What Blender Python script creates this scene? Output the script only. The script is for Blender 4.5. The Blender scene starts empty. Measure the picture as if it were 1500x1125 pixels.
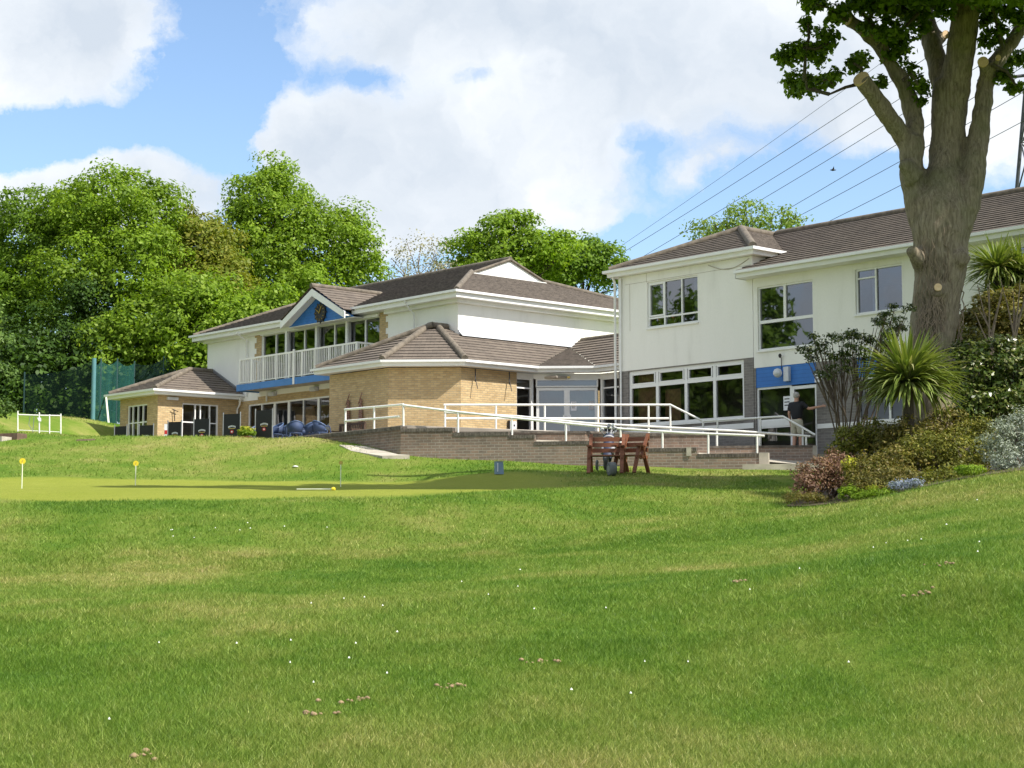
import bpy, math, random
import numpy as np
from math import sin, cos, radians, pi, sqrt, atan2
random.seed(7); rng = np.random.default_rng(7)
C = bpy.context.scene.collection
SC = bpy.context.scene

# ------------------------------------------------------------------ camera
F = 2480.0; CAMZ = 1.6; PITCH = math.atan(237.5/F)
cam = bpy.data.cameras.new('camera'); camo = bpy.data.objects.new('camera', cam); C.objects.link(camo)
cam.sensor_width = 36; cam.lens = F/1500*36; cam.clip_end = 4000; cam.clip_start = 0.1
camo.location = (0, 0, CAMZ); camo.rotation_euler = (pi/2+PITCH, 0, 0); SC.camera = camo

def ray(px, py):
    X = (px-750)/F; Z = (562.5-py)/F
    return (X, cos(PITCH)-Z*sin(PITCH), sin(PITCH)+Z*cos(PITCH))
def at(px, py, Y):
    d = ray(px, py); t = Y/d[1]
    return (d[0]*t, Y, CAMZ+d[2]*t)

# local building frame: x runs along the fronts (right and nearer), y runs back
TH = radians(-48.4); CT, ST = cos(TH), sin(TH)
def L2W(x, y): return (CT*x-ST*y, ST*x+CT*y)
def W2L(X, Y): return (CT*X+ST*Y, -ST*X+CT*Y)

# ------------------------------------------------------------------ materials
M = {}
def nmat(name):
    m = bpy.data.materials.new(name); m.use_nodes = True
    nt = m.node_tree; b = nt.nodes['Principled BSDF']; M[name] = m
    return m, nt, b
def N(nt, t, **kw):
    n = nt.nodes.new(t)
    for k, v in kw.items():
        if k in n.inputs: n.inputs[k].default_value = v
        else: setattr(n, k, v)
    return n
def ln(nt, a, b): nt.links.new(a, b)
def ramp(nt, src, stops, interp='LINEAR'):
    r = nt.nodes.new('ShaderNodeValToRGB'); r.color_ramp.interpolation = interp
    e = r.color_ramp.elements
    while len(e) > 1: e.remove(e[-1])
    e[0].position = stops[0][0]; e[0].color = (*stops[0][1], 1)
    for p, c in stops[1:]:
        k = e.new(p); k.color = (*c, 1)
    ln(nt, src, r.inputs[0]); return r.outputs[0]
def g3(v): return (v, v, v)
def pos(nt): return nt.nodes.new('ShaderNodeNewGeometry').outputs['Position']
def noise(nt, vec, scale, detail=4, rough=.55, dist=0):
    n = N(nt, 'ShaderNodeTexNoise'); n.inputs['Scale'].default_value = scale; n.inputs['Detail'].default_value = detail
    n.inputs['Roughness'].default_value = rough; n.inputs['Distortion'].default_value = dist
    if vec is not None: ln(nt, vec, n.inputs['Vector'])
    return n.outputs['Fac']
def mix(nt, fac, a, b, mode='MIX'):
    n = nt.nodes.new('ShaderNodeMix'); n.data_type = 'RGBA'; n.blend_type = mode
    for i, s in ((0, fac), (6, a), (7, b)):
        if isinstance(s, (int, float)): n.inputs[i].default_value = s
        elif isinstance(s, tuple): n.inputs[i].default_value = (*s, 1)
        else: ln(nt, s, n.inputs[i])
    return n.outputs[2]
def mth(nt, op, a, b=0, c=0):
    n = nt.nodes.new('ShaderNodeMath'); n.operation = op
    for i, s in enumerate((a, b, c)):
        if isinstance(s, (int, float)): n.inputs[i].default_value = s
        else: ln(nt, s, n.inputs[i])
    return n.outputs[0]
def bump(nt, b, h, strength=.3, dist=.01):
    n = nt.nodes.new('ShaderNodeBump'); n.inputs['Strength'].default_value = strength; n.inputs['Distance'].default_value = dist
    ln(nt, h, n.inputs['Height']); ln(nt, n.outputs[0], b.inputs['Normal'])
def scalev(nt, v, s):
    n = nt.nodes.new('ShaderNodeMapping'); n.inputs['Scale'].default_value = s; ln(nt, v, n.inputs['Vector']); return n.outputs[0]

def simple(name, col, rough=.6, metal=0, var=.12, sc=3.0, bmp=0):
    m, nt, b = nmat(name); p = pos(nt); n = noise(nt, p, sc, 5)
    lo = tuple(c*(1-var) for c in col); hi = tuple(min(1, c*(1+var)) for c in col)
    ln(nt, ramp(nt, n, [(.3, lo), (.7, hi)]), b.inputs['Base Color'])
    b.inputs['Roughness'].default_value = rough; b.inputs['Metallic'].default_value = metal
    if bmp: bump(nt, b, noise(nt, p, sc*12, 3), .5, bmp)
    return m
simple('trim', (.80, .80, .77), .45, var=.05, sc=2)
simple('upvc', (.82, .82, .80), .3, var=.03)
simple('rail_paint', (.82, .81, .76), .4, var=.06, sc=6)
simple('black_paint', (.02, .02, .022), .5)
simple('banner', (.012, .012, .014), .7)
simple('blue_plastic', (.035, .06, .13), .7)
simple('dark_steel', (.05, .055, .06), .6)
simple('blue_pale', (.07, .12, .24), .4)
simple('pale_plastic', (.62, .64, .68), .4)
simple('grey_metal', (.3, .31, .32), .4, .6)
simple('concrete', (.42, .38, .31), .9, var=.25, sc=2, bmp=.004)
simple('paving', (.40, .35, .29), .9, var=.2, sc=1.2, bmp=.003)
simple('carpet', (.12, .08, .06), .95)
simple('plaster', (.45, .40, .33), .9)
simple('curtain', (.42, .26, .14), .9, var=.3, sc=7)
simple('net_curtain', (.5, .5, .52), .9, var=.15, sc=7)
simple('red', (.5, .02, .02), .5)
simple('white_paper', (.8, .8, .82), .7)
simple('yellow_dull', (.45, .38, .06), .6)
simple('yellow', (.80, .62, .03), .5, var=.05)
simple('pole_white', (.75, .77, .6), .5)
simple('lead', (.62, .64, .66), .5, var=.12)
simple('brass', (.6, .42, .12), .35, .8)
simple('skin', (.52, .29, .2), .55, var=.05)
simple('hair_grey', (.42, .40, .37), .8, var=.3, sc=60)
simple('shirt', (.014, .014, .018), .85)
simple('shorts', (.50, .47, .36), .85)
simple('shoe', (.08, .06, .05), .6)
simple('soil', (.07, .045, .03), 1, var=.4, sc=5, bmp=.02)
simple('terracotta', (.34, .14, .07), .85)
simple('rubber', (.12, .13, .125), .8)
simple('bag_navy', (.03, .04, .08), .6)
simple('bag_grey', (.35, .35, .36), .6)
simple('blue_grey_box', (.16, .24, .33), .5)
simple('net_post', (.10, .24, .26), .5)
simple('net_post_dark', (.02, .06, .06), .6)
simple('timber_weathered', (.14, .09, .06), .8, var=.3, sc=8)

def paintwall():
    m, nt, b = nmat('white_render'); p = pos(nt)
    st = noise(nt, scalev(nt, p, (1.2, 1.2, .22)), 1.3, 6, .6)
    fine = noise(nt, p, 18, 4)
    c = ramp(nt, st, [(.28, (.76, .75, .69)), (.45, (.84, .83, .77)), (.72, (.87, .86, .805))])
    c = mix(nt, .08, c, ramp(nt, fine, [(.3, g3(.6)), (.7, g3(1))]), 'MULTIPLY')
    ln(nt, c, b.inputs['Base Color']); b.inputs['Roughness'].default_value = .85
    bump(nt, b, noise(nt, p, 40, 4), .4, .006)
paintwall()

def brickmat(name, c1, c2, mo, stain=None):
    m, nt, b = nmat(name)
    uv = nt.nodes.new('ShaderNodeTexCoord').outputs['UV']
    br = nt.nodes.new('ShaderNodeTexBrick'); ln(nt, uv, br.inputs['Vector'])
    for k, v in (('Color1', (*c1, 1)), ('Color2', (*c2, 1)), ('Mortar', (*mo, 1))): br.inputs[k].default_value = v
    br.inputs['Scale'].default_value = 1; br.inputs['Brick Width'].default_value = .225; br.inputs['Row Height'].default_value = .078
    br.inputs['Mortar Size'].default_value = .009; br.inputs['Mortar Smooth'].default_value = .3; br.inputs['Bias'].default_value = 0
    p = pos(nt)
    # brick to brick patches and weathering
    v = noise(nt, scalev(nt, uv, (4.44, 12.8, 1)), 1.0, 2)
    c = mix(nt, .55, br.outputs['Color'], ramp(nt, v, [(.3, g3(.62)), (.5, g3(.95)), (.7, g3(1.0))]), 'MULTIPLY')
    n2 = noise(nt, p, .7, 5)
    c = mix(nt, .35, c, ramp(nt, n2, [(.3, g3(.7)), (.7, g3(1.0))]), 'MULTIPLY')
    if stain:
        # dark algae that has its own ragged shape under the coping
        sep = nt.nodes.new('ShaderNodeSeparateXYZ'); ln(nt, p, sep.inputs[0])
        nn = noise(nt, scalev(nt, p, (1, 1, .35)), 3.5, 5)
        f = mth(nt, 'ADD', sep.outputs[2], mth(nt, 'MULTIPLY', nn, .9))
        k = ramp(nt, mth(nt, 'MULTIPLY', mth(nt, 'SUBTRACT', f, stain[0]), stain[1]), [(0, g3(1)), (.45, (.62, .60, .56)), (1, (.25, .24, .22))])
        c = mix(nt, .9, c, k, 'MULTIPLY')
    ln(nt, c, b.inputs['Base Color']); b.inputs['Roughness'].default_value = .9
    bump(nt, b, mth(nt, 'ADD', mth(nt, 'MULTIPLY', br.outputs['Fac'], -1), mth(nt, 'MULTIPLY', noise(nt, p, 50, 3), .4)), .7, .008)
brickmat('yellow_brick', (.62, .46, .24), (.50, .35, .17), (.40, .33, .22))
brickmat('grey_brick', (.24, .22, .20), (.19, .175, .16), (.27, .255, .235))
brickmat('ramp_brick', (.34, .235, .175), (.25, .19, .15), (.40, .35, .30), (4.70, 1.1))
brickmat('red_brick', (.30, .14, .08), (.22, .11, .07), (.3, .24, .2))

def tilemat():
    m, nt, b = nmat('roof_tile')
    uv = nt.nodes.new('ShaderNodeTexCoord').outputs['UV']; p = pos(nt)
    br = nt.nodes.new('ShaderNodeTexBrick'); ln(nt, uv, br.inputs['Vector'])
    for k, v in (('Color1', (.185, .148, .115, 1)), ('Color2', (.135, .108, .085, 1)), ('Mortar', (.03, .024, .02, 1))): br.inputs[k].default_value = v
    br.inputs['Scale'].default_value = 1; br.inputs['Brick Width'].default_value = .33; br.inputs['Row Height'].default_value = .30
    br.inputs['Mortar Size'].default_value = .004
    n = noise(nt, p, 1.1, 6, .65)
    c = mix(nt, .5, br.outputs['Color'], ramp(nt, n, [(.3, (.5, .5, .5)), (.55, g3(1)), (.75, (1.0, .98, .9))]), 'MULTIPLY')
    lich = noise(nt, p, 9, 4, .7)
    c = mix(nt, ramp(nt, lich, [(.60, g3(0)), (.72, g3(.5))]), c, (.19, .175, .13))
    ln(nt, c, b.inputs['Base Color']); b.inputs['Roughness'].default_value = .9
    bump(nt, b, noise(nt, p, 30, 4), .6, .01)
tilemat()
simple('tile_edge_shade', (.105, .088, .074), 1, var=.4, sc=6)  # riser colour darkened to paint in the shadow line under each tile course
simple('ridge_tile', (.15, .125, .095), .9, var=.4, sc=5, bmp=.01)

def bluepaint():
    m, nt, b = nmat('blue_board'); uv = nt.nodes.new('ShaderNodeTexCoord').outputs['UV']
    sep = nt.nodes.new('ShaderNodeSeparateXYZ'); ln(nt, uv, sep.inputs[0])
    fr = mth(nt, 'FRACT', mth(nt, 'MULTIPLY', sep.outputs[1], 9.0))
    c = mix(nt, ramp(nt, fr, [(.0, g3(1)), (.1, g3(0))]), ramp(nt, noise(nt, pos(nt), 2), [(.3, (.02, .13, .44)), (.7, (.03, .18, .55))]), (.012, .07, .25))
    ln(nt, c, b.inputs['Base Color']); b.inputs['Roughness'].default_value = .5
bluepaint()
simple('blue_fascia', (.06, .20, .48), .5, var=.1)

def woodmat(name, c1, c2):
    m, nt, b = nmat(name); tc = nt.nodes.new('ShaderNodeTexCoord').outputs['Object']
    n = noise(nt, scalev(nt, tc, (3, 30, 30)), 1.5, 5, .6, .6)
    ln(nt, ramp(nt, n, [(.3, c1), (.7, c2)]), b.inputs['Base Color']); b.inputs['Roughness'].default_value = .6
    bump(nt, b, n, .3, .003)
woodmat('red_wood', (.13, .045, .02), (.27, .10, .045))
woodmat('dark_wood', (.05, .028, .02), (.10, .06, .04))
woodmat('fresh_cut', (.62, .42, .22), (.78, .58, .34))

def glassmat(name, tint, base):
    m, nt, b = nmat(name); nt.nodes.remove(b); out = nt.nodes['Material Output']
    tr = nt.nodes.new('ShaderNodeBsdfTransparent'); tr.inputs[0].default_value = (*tint, 1)
    gl = nt.nodes.new('ShaderNodeBsdfGlossy'); gl.inputs['Roughness'].default_value = .015; gl.inputs[0].default_value = (.93, .95, 1, 1)
    fr = nt.nodes.new('ShaderNodeFresnel'); fr.inputs[0].default_value = 1.5
    f = mth(nt, 'MINIMUM', mth(nt, 'ADD', mth(nt, 'MULTIPLY', fr.outputs[0], 1.3), base), 1)
    # slightly wavy panes
    bp = nt.nodes.new('ShaderNodeBump'); bp.inputs['Strength'].default_value = .05; bp.inputs['Distance'].default_value = .02
    ln(nt, noise(nt, pos(nt), 1.5, 1), bp.inputs['Height']); ln(nt, bp.outputs[0], gl.inputs['Normal'])
    mx = nt.nodes.new('ShaderNodeMixShader'); ln(nt, f, mx.inputs[0]); ln(nt, tr.outputs[0], mx.inputs[1]); ln(nt, gl.outputs[0], mx.inputs[2])
    ln(nt, mx.outputs[0], out.inputs[0])
glassmat('glass', (.62, .64, .64), .02)
glassmat('glass_reflective', (.40, .42, .46), .13)

def leafmat(name, stops, trans=.35, rough=.55, big=(.75, 1.15), bigscale=.35):
    m, nt, b = nmat(name); out = nt.nodes['Material Output']
    g = nt.nodes.new('ShaderNodeNewGeometry')
    c = ramp(nt, g.outputs['Random Per Island'], stops)
    n = noise(nt, g.outputs['Position'], bigscale, 3)
    c = mix(nt, 1, c, ramp(nt, n, [(.3, (big[0], big[0], big[0])), (.7, (min(1, big[1]), min(1, big[1]), big[0]))]), 'MULTIPLY')
    ln(nt, c, b.inputs['Base Color']); b.inputs['Roughness'].default_value = rough
    b.inputs['Specular IOR Level'].default_value = .3
    tl = nt.nodes.new('ShaderNodeBsdfTranslucent'); c2 = mix(nt, 1, c, (1.0, 1.0, .45), 'MULTIPLY'); ln(nt, c2, tl.inputs[0])
    mx = nt.nodes.new('ShaderNodeMixShader'); mx.inputs[0].default_value = trans
    ln(nt, b.outputs[0], mx.inputs[1]); ln(nt, tl.outputs[0], mx.inputs[2]); ln(nt, mx.outputs[0], out.inputs[0])
leafmat('leaf_fresh', [(0, (.14, .24, .014)), (.4, (.22, .36, .025)), (.8, (.30, .46, .04)), (1, (.42, .56, .09))], .5)
leafmat('leaf_oak', [(0, (.09, .17, .014)), (.5, (.16, .27, .025)), (1, (.26, .39, .05))], .5)
leafmat('leaf_mid', [(0, (.115, .21, .016)), (.5, (.17, .30, .025)), (1, (.27, .42, .05))], .5)
leafmat('leaf_olive', [(0, (.14, .19, .015)), (.5, (.22, .27, .03)), (1, (.34, .33, .06))], .42)
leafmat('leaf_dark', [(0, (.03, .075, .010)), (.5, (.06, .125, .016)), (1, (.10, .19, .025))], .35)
leafmat('leaf_pale', [(0, (.16, .27, .04)), (.5, (.24, .36, .07)), (1, (.34, .44, .12))], .45)
leafmat('blossom', [(0, (.24, .22, .16)), (.5, (.40, .38, .30)), (1, (.58, .56, .48))], .3)
leafmat('leaf_shrub', [(0, (.10, .12, .02)), (.5, (.20, .22, .035)), (.85, (.30, .30, .06)), (1, (.42, .36, .10))], .3, big=(.6, 1.2), bigscale=1.5)
leafmat('leaf_bronze', [(0, (.10, .11, .02)), (.5, (.20, .19, .04)), (1, (.30, .23, .08))], .3, big=(.6, 1.2), bigscale=1.5)
leafmat('leaf_rose', [(0, (.13, .06, .05)), (.5, (.25, .14, .11)), (1, (.38, .26, .18))], .3, bigscale=1.5)
leafmat('leaf_silver', [(0, (.20, .25, .19)), (.5, (.33, .38, .32)), (1, (.50, .54, .48))], .2, bigscale=1.5)
leafmat('leaf_glossy', [(0, (.035, .065, .012)), (.6, (.08, .12, .02)), (.9, (.16, .19, .05)), (1, (.40, .38, .22))], .2, .3, bigscale=1.5)
leafmat('leaf_blue_flower', [(0, (.16, .22, .10)), (.4, (.30, .36, .60)), (1, (.55, .62, .85))], .3)
leafmat('leaf_sword', [(0, (.14, .21, .04)), (.5, (.26, .34, .08)), (.85, (.34, .40, .14)), (1, (.50, .48, .26))], .3, .4)
leafmat('leaf_conifer', [(0, (.05, .11, .02)), (1, (.16, .26, .05))], .2)
leafmat('flower_yellow', [(0, (.35, .42, .04)), (1, (.75, .68, .08))], .3)
simple('daisy', (.85, .85, .8), .8)

def barkmat(name, c1, c2, c3):
    m, nt, b = nmat(name); tc = pos(nt)
    v = scalev(nt, tc, (9, 9, 1.6))
    n = noise(nt, v, 2.2, 8, .7, .7); n2 = noise(nt, tc, 1.2, 4)
    c = ramp(nt, n, [(.32, c1), (.5, c2), (.72, c3)])
    c = mix(nt, ramp(nt, n2, [(.45, g3(0)), (.7, g3(.45))]), c, (.13, .15, .06))
    ln(nt, c, b.inputs['Base Color']); b.inputs['Roughness'].default_value = .95
    bump(nt, b, n, .8, .035)
barkmat('bark', (.10, .078, .055), (.225, .185, .130), (.37, .315, .235))
barkmat('bark_dark', (.03, .024, .018), (.07, .055, .04), (.12, .10, .075))
simple('twig', (.22, .17, .12), .9, var=.3, sc=10)
simple('twig_dark', (.06, .045, .03), .9, var=.3, sc=10)

def grassmat(name, kind):
    m, nt, b = nmat(name); g = nt.nodes.new('ShaderNodeNewGeometry'); p = g.outputs['Position']
    p2 = scalev(nt, p, (1, .8, .6))
    a = noise(nt, p2, .16, 4, .6, .5); bb = noise(nt, p2, .9, 5, .65, .3); cc = noise(nt, p2, 5, 5, .7)
    sp_ = nt.nodes.new('ShaderNodeSeparateXYZ'); ln(nt, p, sp_.inputs[0])
    ph = mth(nt, 'ADD', mth(nt, 'MULTIPLY', mth(nt, 'SUBTRACT', sp_.outputs[1], mth(nt, 'MULTIPLY', sp_.outputs[0], .62)), .62), mth(nt, 'MULTIPLY', a, 6))
    band = mth(nt, 'MULTIPLY', mth(nt, 'SINE', ph), .034)
    s = mth(nt, 'ADD', mth(nt, 'ADD', band, mth(nt, 'MULTIPLY', a, .62)), mth(nt, 'ADD', mth(nt, 'MULTIPLY', bb, .38), mth(nt, 'MULTIPLY', cc, .14)))
    c = ramp(nt, s, [(.42, (.088, .195, .018)), (.52, (.150, .258, .028)), (.60, (.220, .300, .048)), (.69, (.33, .345, .090)), (.80, (.43, .37, .17))])
    if kind == 'ground':
        # putting green: short, pale and even, with its own outline on the ground
        sep = nt.nodes.new('ShaderNodeSeparateXYZ'); ln(nt, p, sep.inputs[0])
        ex = mth(nt, 'MULTIPLY', mth(nt, 'SUBTRACT', sep.outputs[0], GREEN[0]), 1/GREEN[2])
        ey = mth(nt, 'MULTIPLY', mth(nt, 'SUBTRACT', sep.outputs[1], GREEN[1]), 1/GREEN[3])
        r = mth(nt, 'ADD', mth(nt, 'POWER', mth(nt, 'ABSOLUTE', ex), 4), mth(nt, 'POWER', mth(nt, 'ABSOLUTE', ey), 4))
        r = mth(nt, 'ADD', r, mth(nt, 'MULTIPLY', mth(nt, 'SUBTRACT', noise(nt, p, .3), .5), .3))
        gm = ramp(nt, r, [(.70, g3(1)), (.98, g3(0))])
        fine = mth(nt, 'ADD', mth(nt, 'MULTIPLY', noise(nt, p, 3, 5, .7), .5), mth(nt, 'MULTIPLY', noise(nt, p2, .5, 5, .6), .5))
        c = mix(nt, gm, c, ramp(nt, fine, [(.3, (.30, .36, .045)), (.7, (.39, .42, .075))]))
        f2 = noise(nt, p, 60, 4, .8)
        c = mix(nt, .75, c, ramp(nt, f2, [(.35, g3(.35)), (.62, g3(1.0))]), 'MULTIPLY')
        ln(nt, c, b.inputs['Base Color']); bump(nt, b, noise(nt, p, 45, 5, .8), .9, .04)
        b.inputs['Roughness'].default_value = 1; b.inputs['Specular IOR Level'].default_value = .1
    else:
        rnd = ramp(nt, g.outputs['Random Per Island'], [(0, (.55, .66, .5)), (.5, (1.0, 1.0, 1.0)), (.88, (1.3, 1.2, 1.3)), (.95, (1.8, 1.5, 2.4)), (1, (2.2, 1.7, 3.2))])
        c = mix(nt, 1, c, rnd, 'MULTIPLY')
        out = nt.nodes['Material Output']
        ln(nt, c, b.inputs['Base Color']); b.inputs['Roughness'].default_value = .5; b.inputs['Specular IOR Level'].default_value = .25
        tl = nt.nodes.new('ShaderNodeBsdfTranslucent'); ln(nt, c, tl.inputs[0])
        mx = nt.nodes.new('ShaderNodeMixShader'); mx.inputs[0].default_value = .35
        ln(nt, b.outputs[0], mx.inputs[1]); ln(nt, tl.outputs[0], mx.inputs[2]); ln(nt, mx.outputs[0], out.inputs[0])
GREEN = (-16.5, 37.5, 18.5, 6.0)
grassmat('grass_ground', 'ground'); grassmat('grass_blade', 'blade')

def netmat(name, col, lo, hi):
    m, nt, b = nmat(name); out = nt.nodes['Material Output']
    b.inputs['Base Color'].default_value = (*col, 1); b.inputs['Roughness'].default_value = .8
    tr = nt.nodes.new('ShaderNodeBsdfTransparent'); mx = nt.nodes.new('ShaderNodeMixShader')
    f = ramp(nt, noise(nt, scalev(nt, pos(nt), (1, 1, .12)), 1.4, 4), [(.3, g3(lo)), (.7, g3(hi))])
    ln(nt, f, mx.inputs[0]); ln(nt, tr.outputs[0], mx.inputs[1]); ln(nt, b.outputs[0], mx.inputs[2]); ln(nt, mx.outputs[0], out.inputs[0])
netmat('green_netting', (.012, .10, .085), .35, .7)
netmat('faint_netting', (.008, .04, .03), .3, .5)

# ------------------------------------------------------------------ mesh builder
def vsub(a, b): return (a[0]-b[0], a[1]-b[1], a[2]-b[2])
def vadd(a, b): return (a[0]+b[0], a[1]+b[1], a[2]+b[2])
def vmul(a, s): return (a[0]*s, a[1]*s, a[2]*s)
def dot(a, b): return a[0]*b[0]+a[1]*b[1]+a[2]*b[2]
def cross(a, b): return (a[1]*b[2]-a[2]*b[1], a[2]*b[0]-a[0]*b[2], a[0]*b[1]-a[1]*b[0])
def nrm(a):
    l = sqrt(dot(a, a)) or 1; return (a[0]/l, a[1]/l, a[2]/l)
class MB:
    def __init__(s): s.v = []; s.f = []; s.smooth = []; s.edge = []
    def add(s, vs, fs, smooth=False):
        o = len(s.v); s.v += [tuple(p) for p in vs]; s.f += [tuple(i+o for i in f) for f in fs]; s.smooth += [smooth]*len(fs); return s
    def box(s, p, q):
        x0, x1 = sorted((p[0], q[0])); y0, y1 = sorted((p[1], q[1])); z0, z1 = sorted((p[2], q[2]))
        return s.add([(x0,y0,z0),(x1,y0,z0),(x1,y1,z0),(x0,y1,z0),(x0,y0,z1),(x1,y0,z1),(x1,y1,z1),(x0,y1,z1)],
                     [(0,3,2,1),(4,5,6,7),(0,1,5,4),(1,2,6,5),(2,3,7,6),(3,0,4,7)])
    def obox(s, W, u0, u1, z0, z1, o0, o1):
        p0, d, n = W; P = lambda u, z, o: (p0[0]+d[0]*u+n[0]*o, p0[1]+d[1]*u+n[1]*o, z)
        if u0 > u1: u0, u1 = u1, u0
        if o0 > o1: o0, o1 = o1, o0
        return s.add([P(u0,z0,o1),P(u1,z0,o1),P(u1,z0,o0),P(u0,z0,o0),P(u0,z1,o1),P(u1,z1,o1),P(u1,z1,o0),P(u0,z1,o0)],
                     [(0,3,2,1),(4,5,6,7),(0,1,5,4),(1,2,6,5),(2,3,7,6),(3,0,4,7)])
    def face(s, pts): return s.add(pts, [tuple(range(len(pts)))])
    def slab(s, pts, t):          # polygon given its own thickness t (vector) behind it
        n = len(pts); b = [vadd(p, t) for p in pts]
        return s.add(list(pts)+b, [tuple(range(n)), tuple(range(2*n-1, n-1, -1))]+[(i, i+n, (i+1) % n+n, (i+1) % n) for i in range(n)])
    def tube(s, pts, rad, n=8, caps=True, smooth=True):
        pts = [tuple(p) for p in pts]
        if isinstance(rad, (int, float)): rad = [rad]*len(pts)
        up = None; rings = []
        for i, p in enumerate(pts):
            a = pts[max(0, i-1)]; b = pts[min(len(pts)-1, i+1)]; t = nrm(vsub(b, a))
            if up is None: up = (0, 0, 1) if abs(t[2]) < .9 else (1, 0, 0)
            x = nrm(cross(up, t)); y = cross(t, x); up = y
            rings.append([vadd(p, vadd(vmul(x, rad[i]*cos(2*pi*k/n)), vmul(y, rad[i]*sin(2*pi*k/n)))) for k in range(n)])
        vs = [q for r in rings for q in r]; fs = []
        for i in range(len(pts)-1):
            for k in range(n):
                fs.append((i*n+k, i*n+(k+1) % n, (i+1)*n+(k+1) % n, (i+1)*n+k))
        s.add(vs, fs, smooth)
        if caps:
            s.add(rings[0], [tuple(range(n-1, -1, -1))]); s.add(rings[-1], [tuple(range(n))])
        return s
    def beam(s, p, q, w, h, up=(0, 0, 1)):
        t = nrm(vsub(q, p)); x = nrm(cross(t, up)); y = cross(x, t)
        c = [vadd(vmul(x, a*w/2), vmul(y, b*h/2)) for a, b in ((-1,-1),(1,-1),(1,1),(-1,1))]
        return s.add([vadd(p, k) for k in c]+[vadd(q, k) for k in c], [(3,2,1,0),(4,5,6,7),(0,1,5,4),(1,2,6,5),(2,3,7,6),(3,0,4,7)])
    def lathe(s, c, prof, n=16, smooth=True, squash=1):
        vs = []; fs = []
        for r, z in prof: vs += [(c[0]+r*cos(2*pi*k/n), c[1]+r*sin(2*pi*k/n)*squash, c[2]+z) for k in range(n)]
        for i in range(len(prof)-1):
            for k in range(n): fs.append((i*n+k, i*n+(k+1) % n, (i+1)*n+(k+1) % n, (i+1)*n+k))
        fs.append(tuple(range(n-1, -1, -1))); fs.append(tuple((len(prof)-1)*n+k for k in range(n)))
        return s.add(vs, fs, smooth)
    def ring(s, pts, o0, o1, z0, z1):   # mitred strip along an open plan polyline, offsets to its right
        A = offset(pts, o0); B = offset(pts, o1); n = len(pts)
        vs = [(*p, z0) for p in A]+[(*p, z0) for p in B]+[(*p, z1) for p in A]+[(*p, z1) for p in B]
        fs = []
        for i in range(n-1):
            fs += [(i, i+1, n+i+1, n+i), (2*n+i, 3*n+i, 3*n+i+1, 2*n+i+1), (i, 2*n+i, 2*n+i+1, i+1), (n+i, n+i+1, 3*n+i+1, 3*n+i)]
        fs += [(0, n, 3*n, 2*n), (n-1, 3*n-1, 4*n-1, 2*n-1)]
        s.add(vs, fs)
        return s
    def build(s, name, mat, parent=None, off=(0, 0, 0), uv=True, fixn=False):
        me = bpy.data.meshes.new(name)
        vs = [vsub(p, off) for p in s.v] if off != (0, 0, 0) else s.v
        me.from_pydata(vs, [], s.f); me.materials.append(M[mat] if isinstance(mat, str) else mat)
        if fixn:
            import bmesh
            bm = bmesh.new(); bm.from_mesh(me); bmesh.ops.recalc_face_normals(bm, faces=bm.faces); bm.to_mesh(me); bm.free()
        if any(s.smooth): me.polygons.foreach_set('use_smooth', s.smooth)
        if uv:
            l = me.uv_layers.new(name='UVMap').data
            for f in me.polygons:
                n = tuple(f.normal)
                if abs(n[2]) > .98: t, b = (1, 0, 0), (0, 1, 0)
                else: t = nrm(cross((0, 0, 1), n)); b = cross(n, t)
                for li in f.loop_indices:
                    p = s.v[me.loops[li].vertex_index]; l[li].uv = (dot(p, t), dot(p, b))
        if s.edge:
            me.materials.append(M['tile_edge_shade'])
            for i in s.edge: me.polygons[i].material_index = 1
        me.update()
        o = bpy.data.objects.new(name, me); C.objects.link(o)
        if parent is not None: o.parent = parent
        return o
def offset(pts, o):
    out = []; n = len(pts)
    for i, p in enumerate(pts):
        ds = []
        if i > 0: ds.append((p[0]-pts[i-1][0], p[1]-pts[i-1][1]))
        if i < n-1: ds.append((pts[i+1][0]-p[0], pts[i+1][1]-p[1]))
        ns = []
        for d in ds:
            l = math.hypot(*d); ns.append((d[1]/l, -d[0]/l))
        if len(ns) == 1: out.append((p[0]+ns[0][0]*o, p[1]+ns[0][1]*o))
        else:
            m = (ns[0][0]+ns[1][0], ns[0][1]+ns[1][1]); k = o*2/(m[0]**2+m[1]**2)
            out.append((p[0]+m[0]*k, p[1]+m[1]*k))
    return out
def thing(name, label, cat, loc=(0, 0, 0), rz=0, group=None):
    o = bpy.data.objects.new(name, None); o.empty_display_size = .3; C.objects.link(o)
    o.location = loc; o.rotation_euler = (0, 0, rz); o['label'] = label; o['category'] = cat
    if group: o['group'] = group
    return o
def tag(o, label, cat, group=None):
    o['label'] = label; o['category'] = cat
    if group: o['group'] = group
    return o
def struct(o): o['kind'] = 'structure'; return o
def lab(o, l): o['label'] = l; return o
def dup(root, loc, rz, label=None, group=None):
    r = root.copy(); C.objects.link(r); r.location = loc; r.rotation_euler = (0, 0, rz)
    if label: r['label'] = label
    if group: r['group'] = group
    for ch in list(root.children):
        c = ch.copy(); C.objects.link(c); c.parent = r
        for g in list(ch.children):
            d = g.copy(); C.objects.link(d); d.parent = c
    return r
class Bld:            # a building thing whose parts are given in the local building frame
    def __init__(s, name, label, cat, x, y, z, group=None):
        X, Y = L2W(x, y); s.root = thing(name, label, cat, (X, Y, z), TH, group); s.off = (x, y, z)
    def put(s, mb, name, mat, parent=None, **k): return mb.build(name, mat, parent or s.root, s.off, **k)

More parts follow.
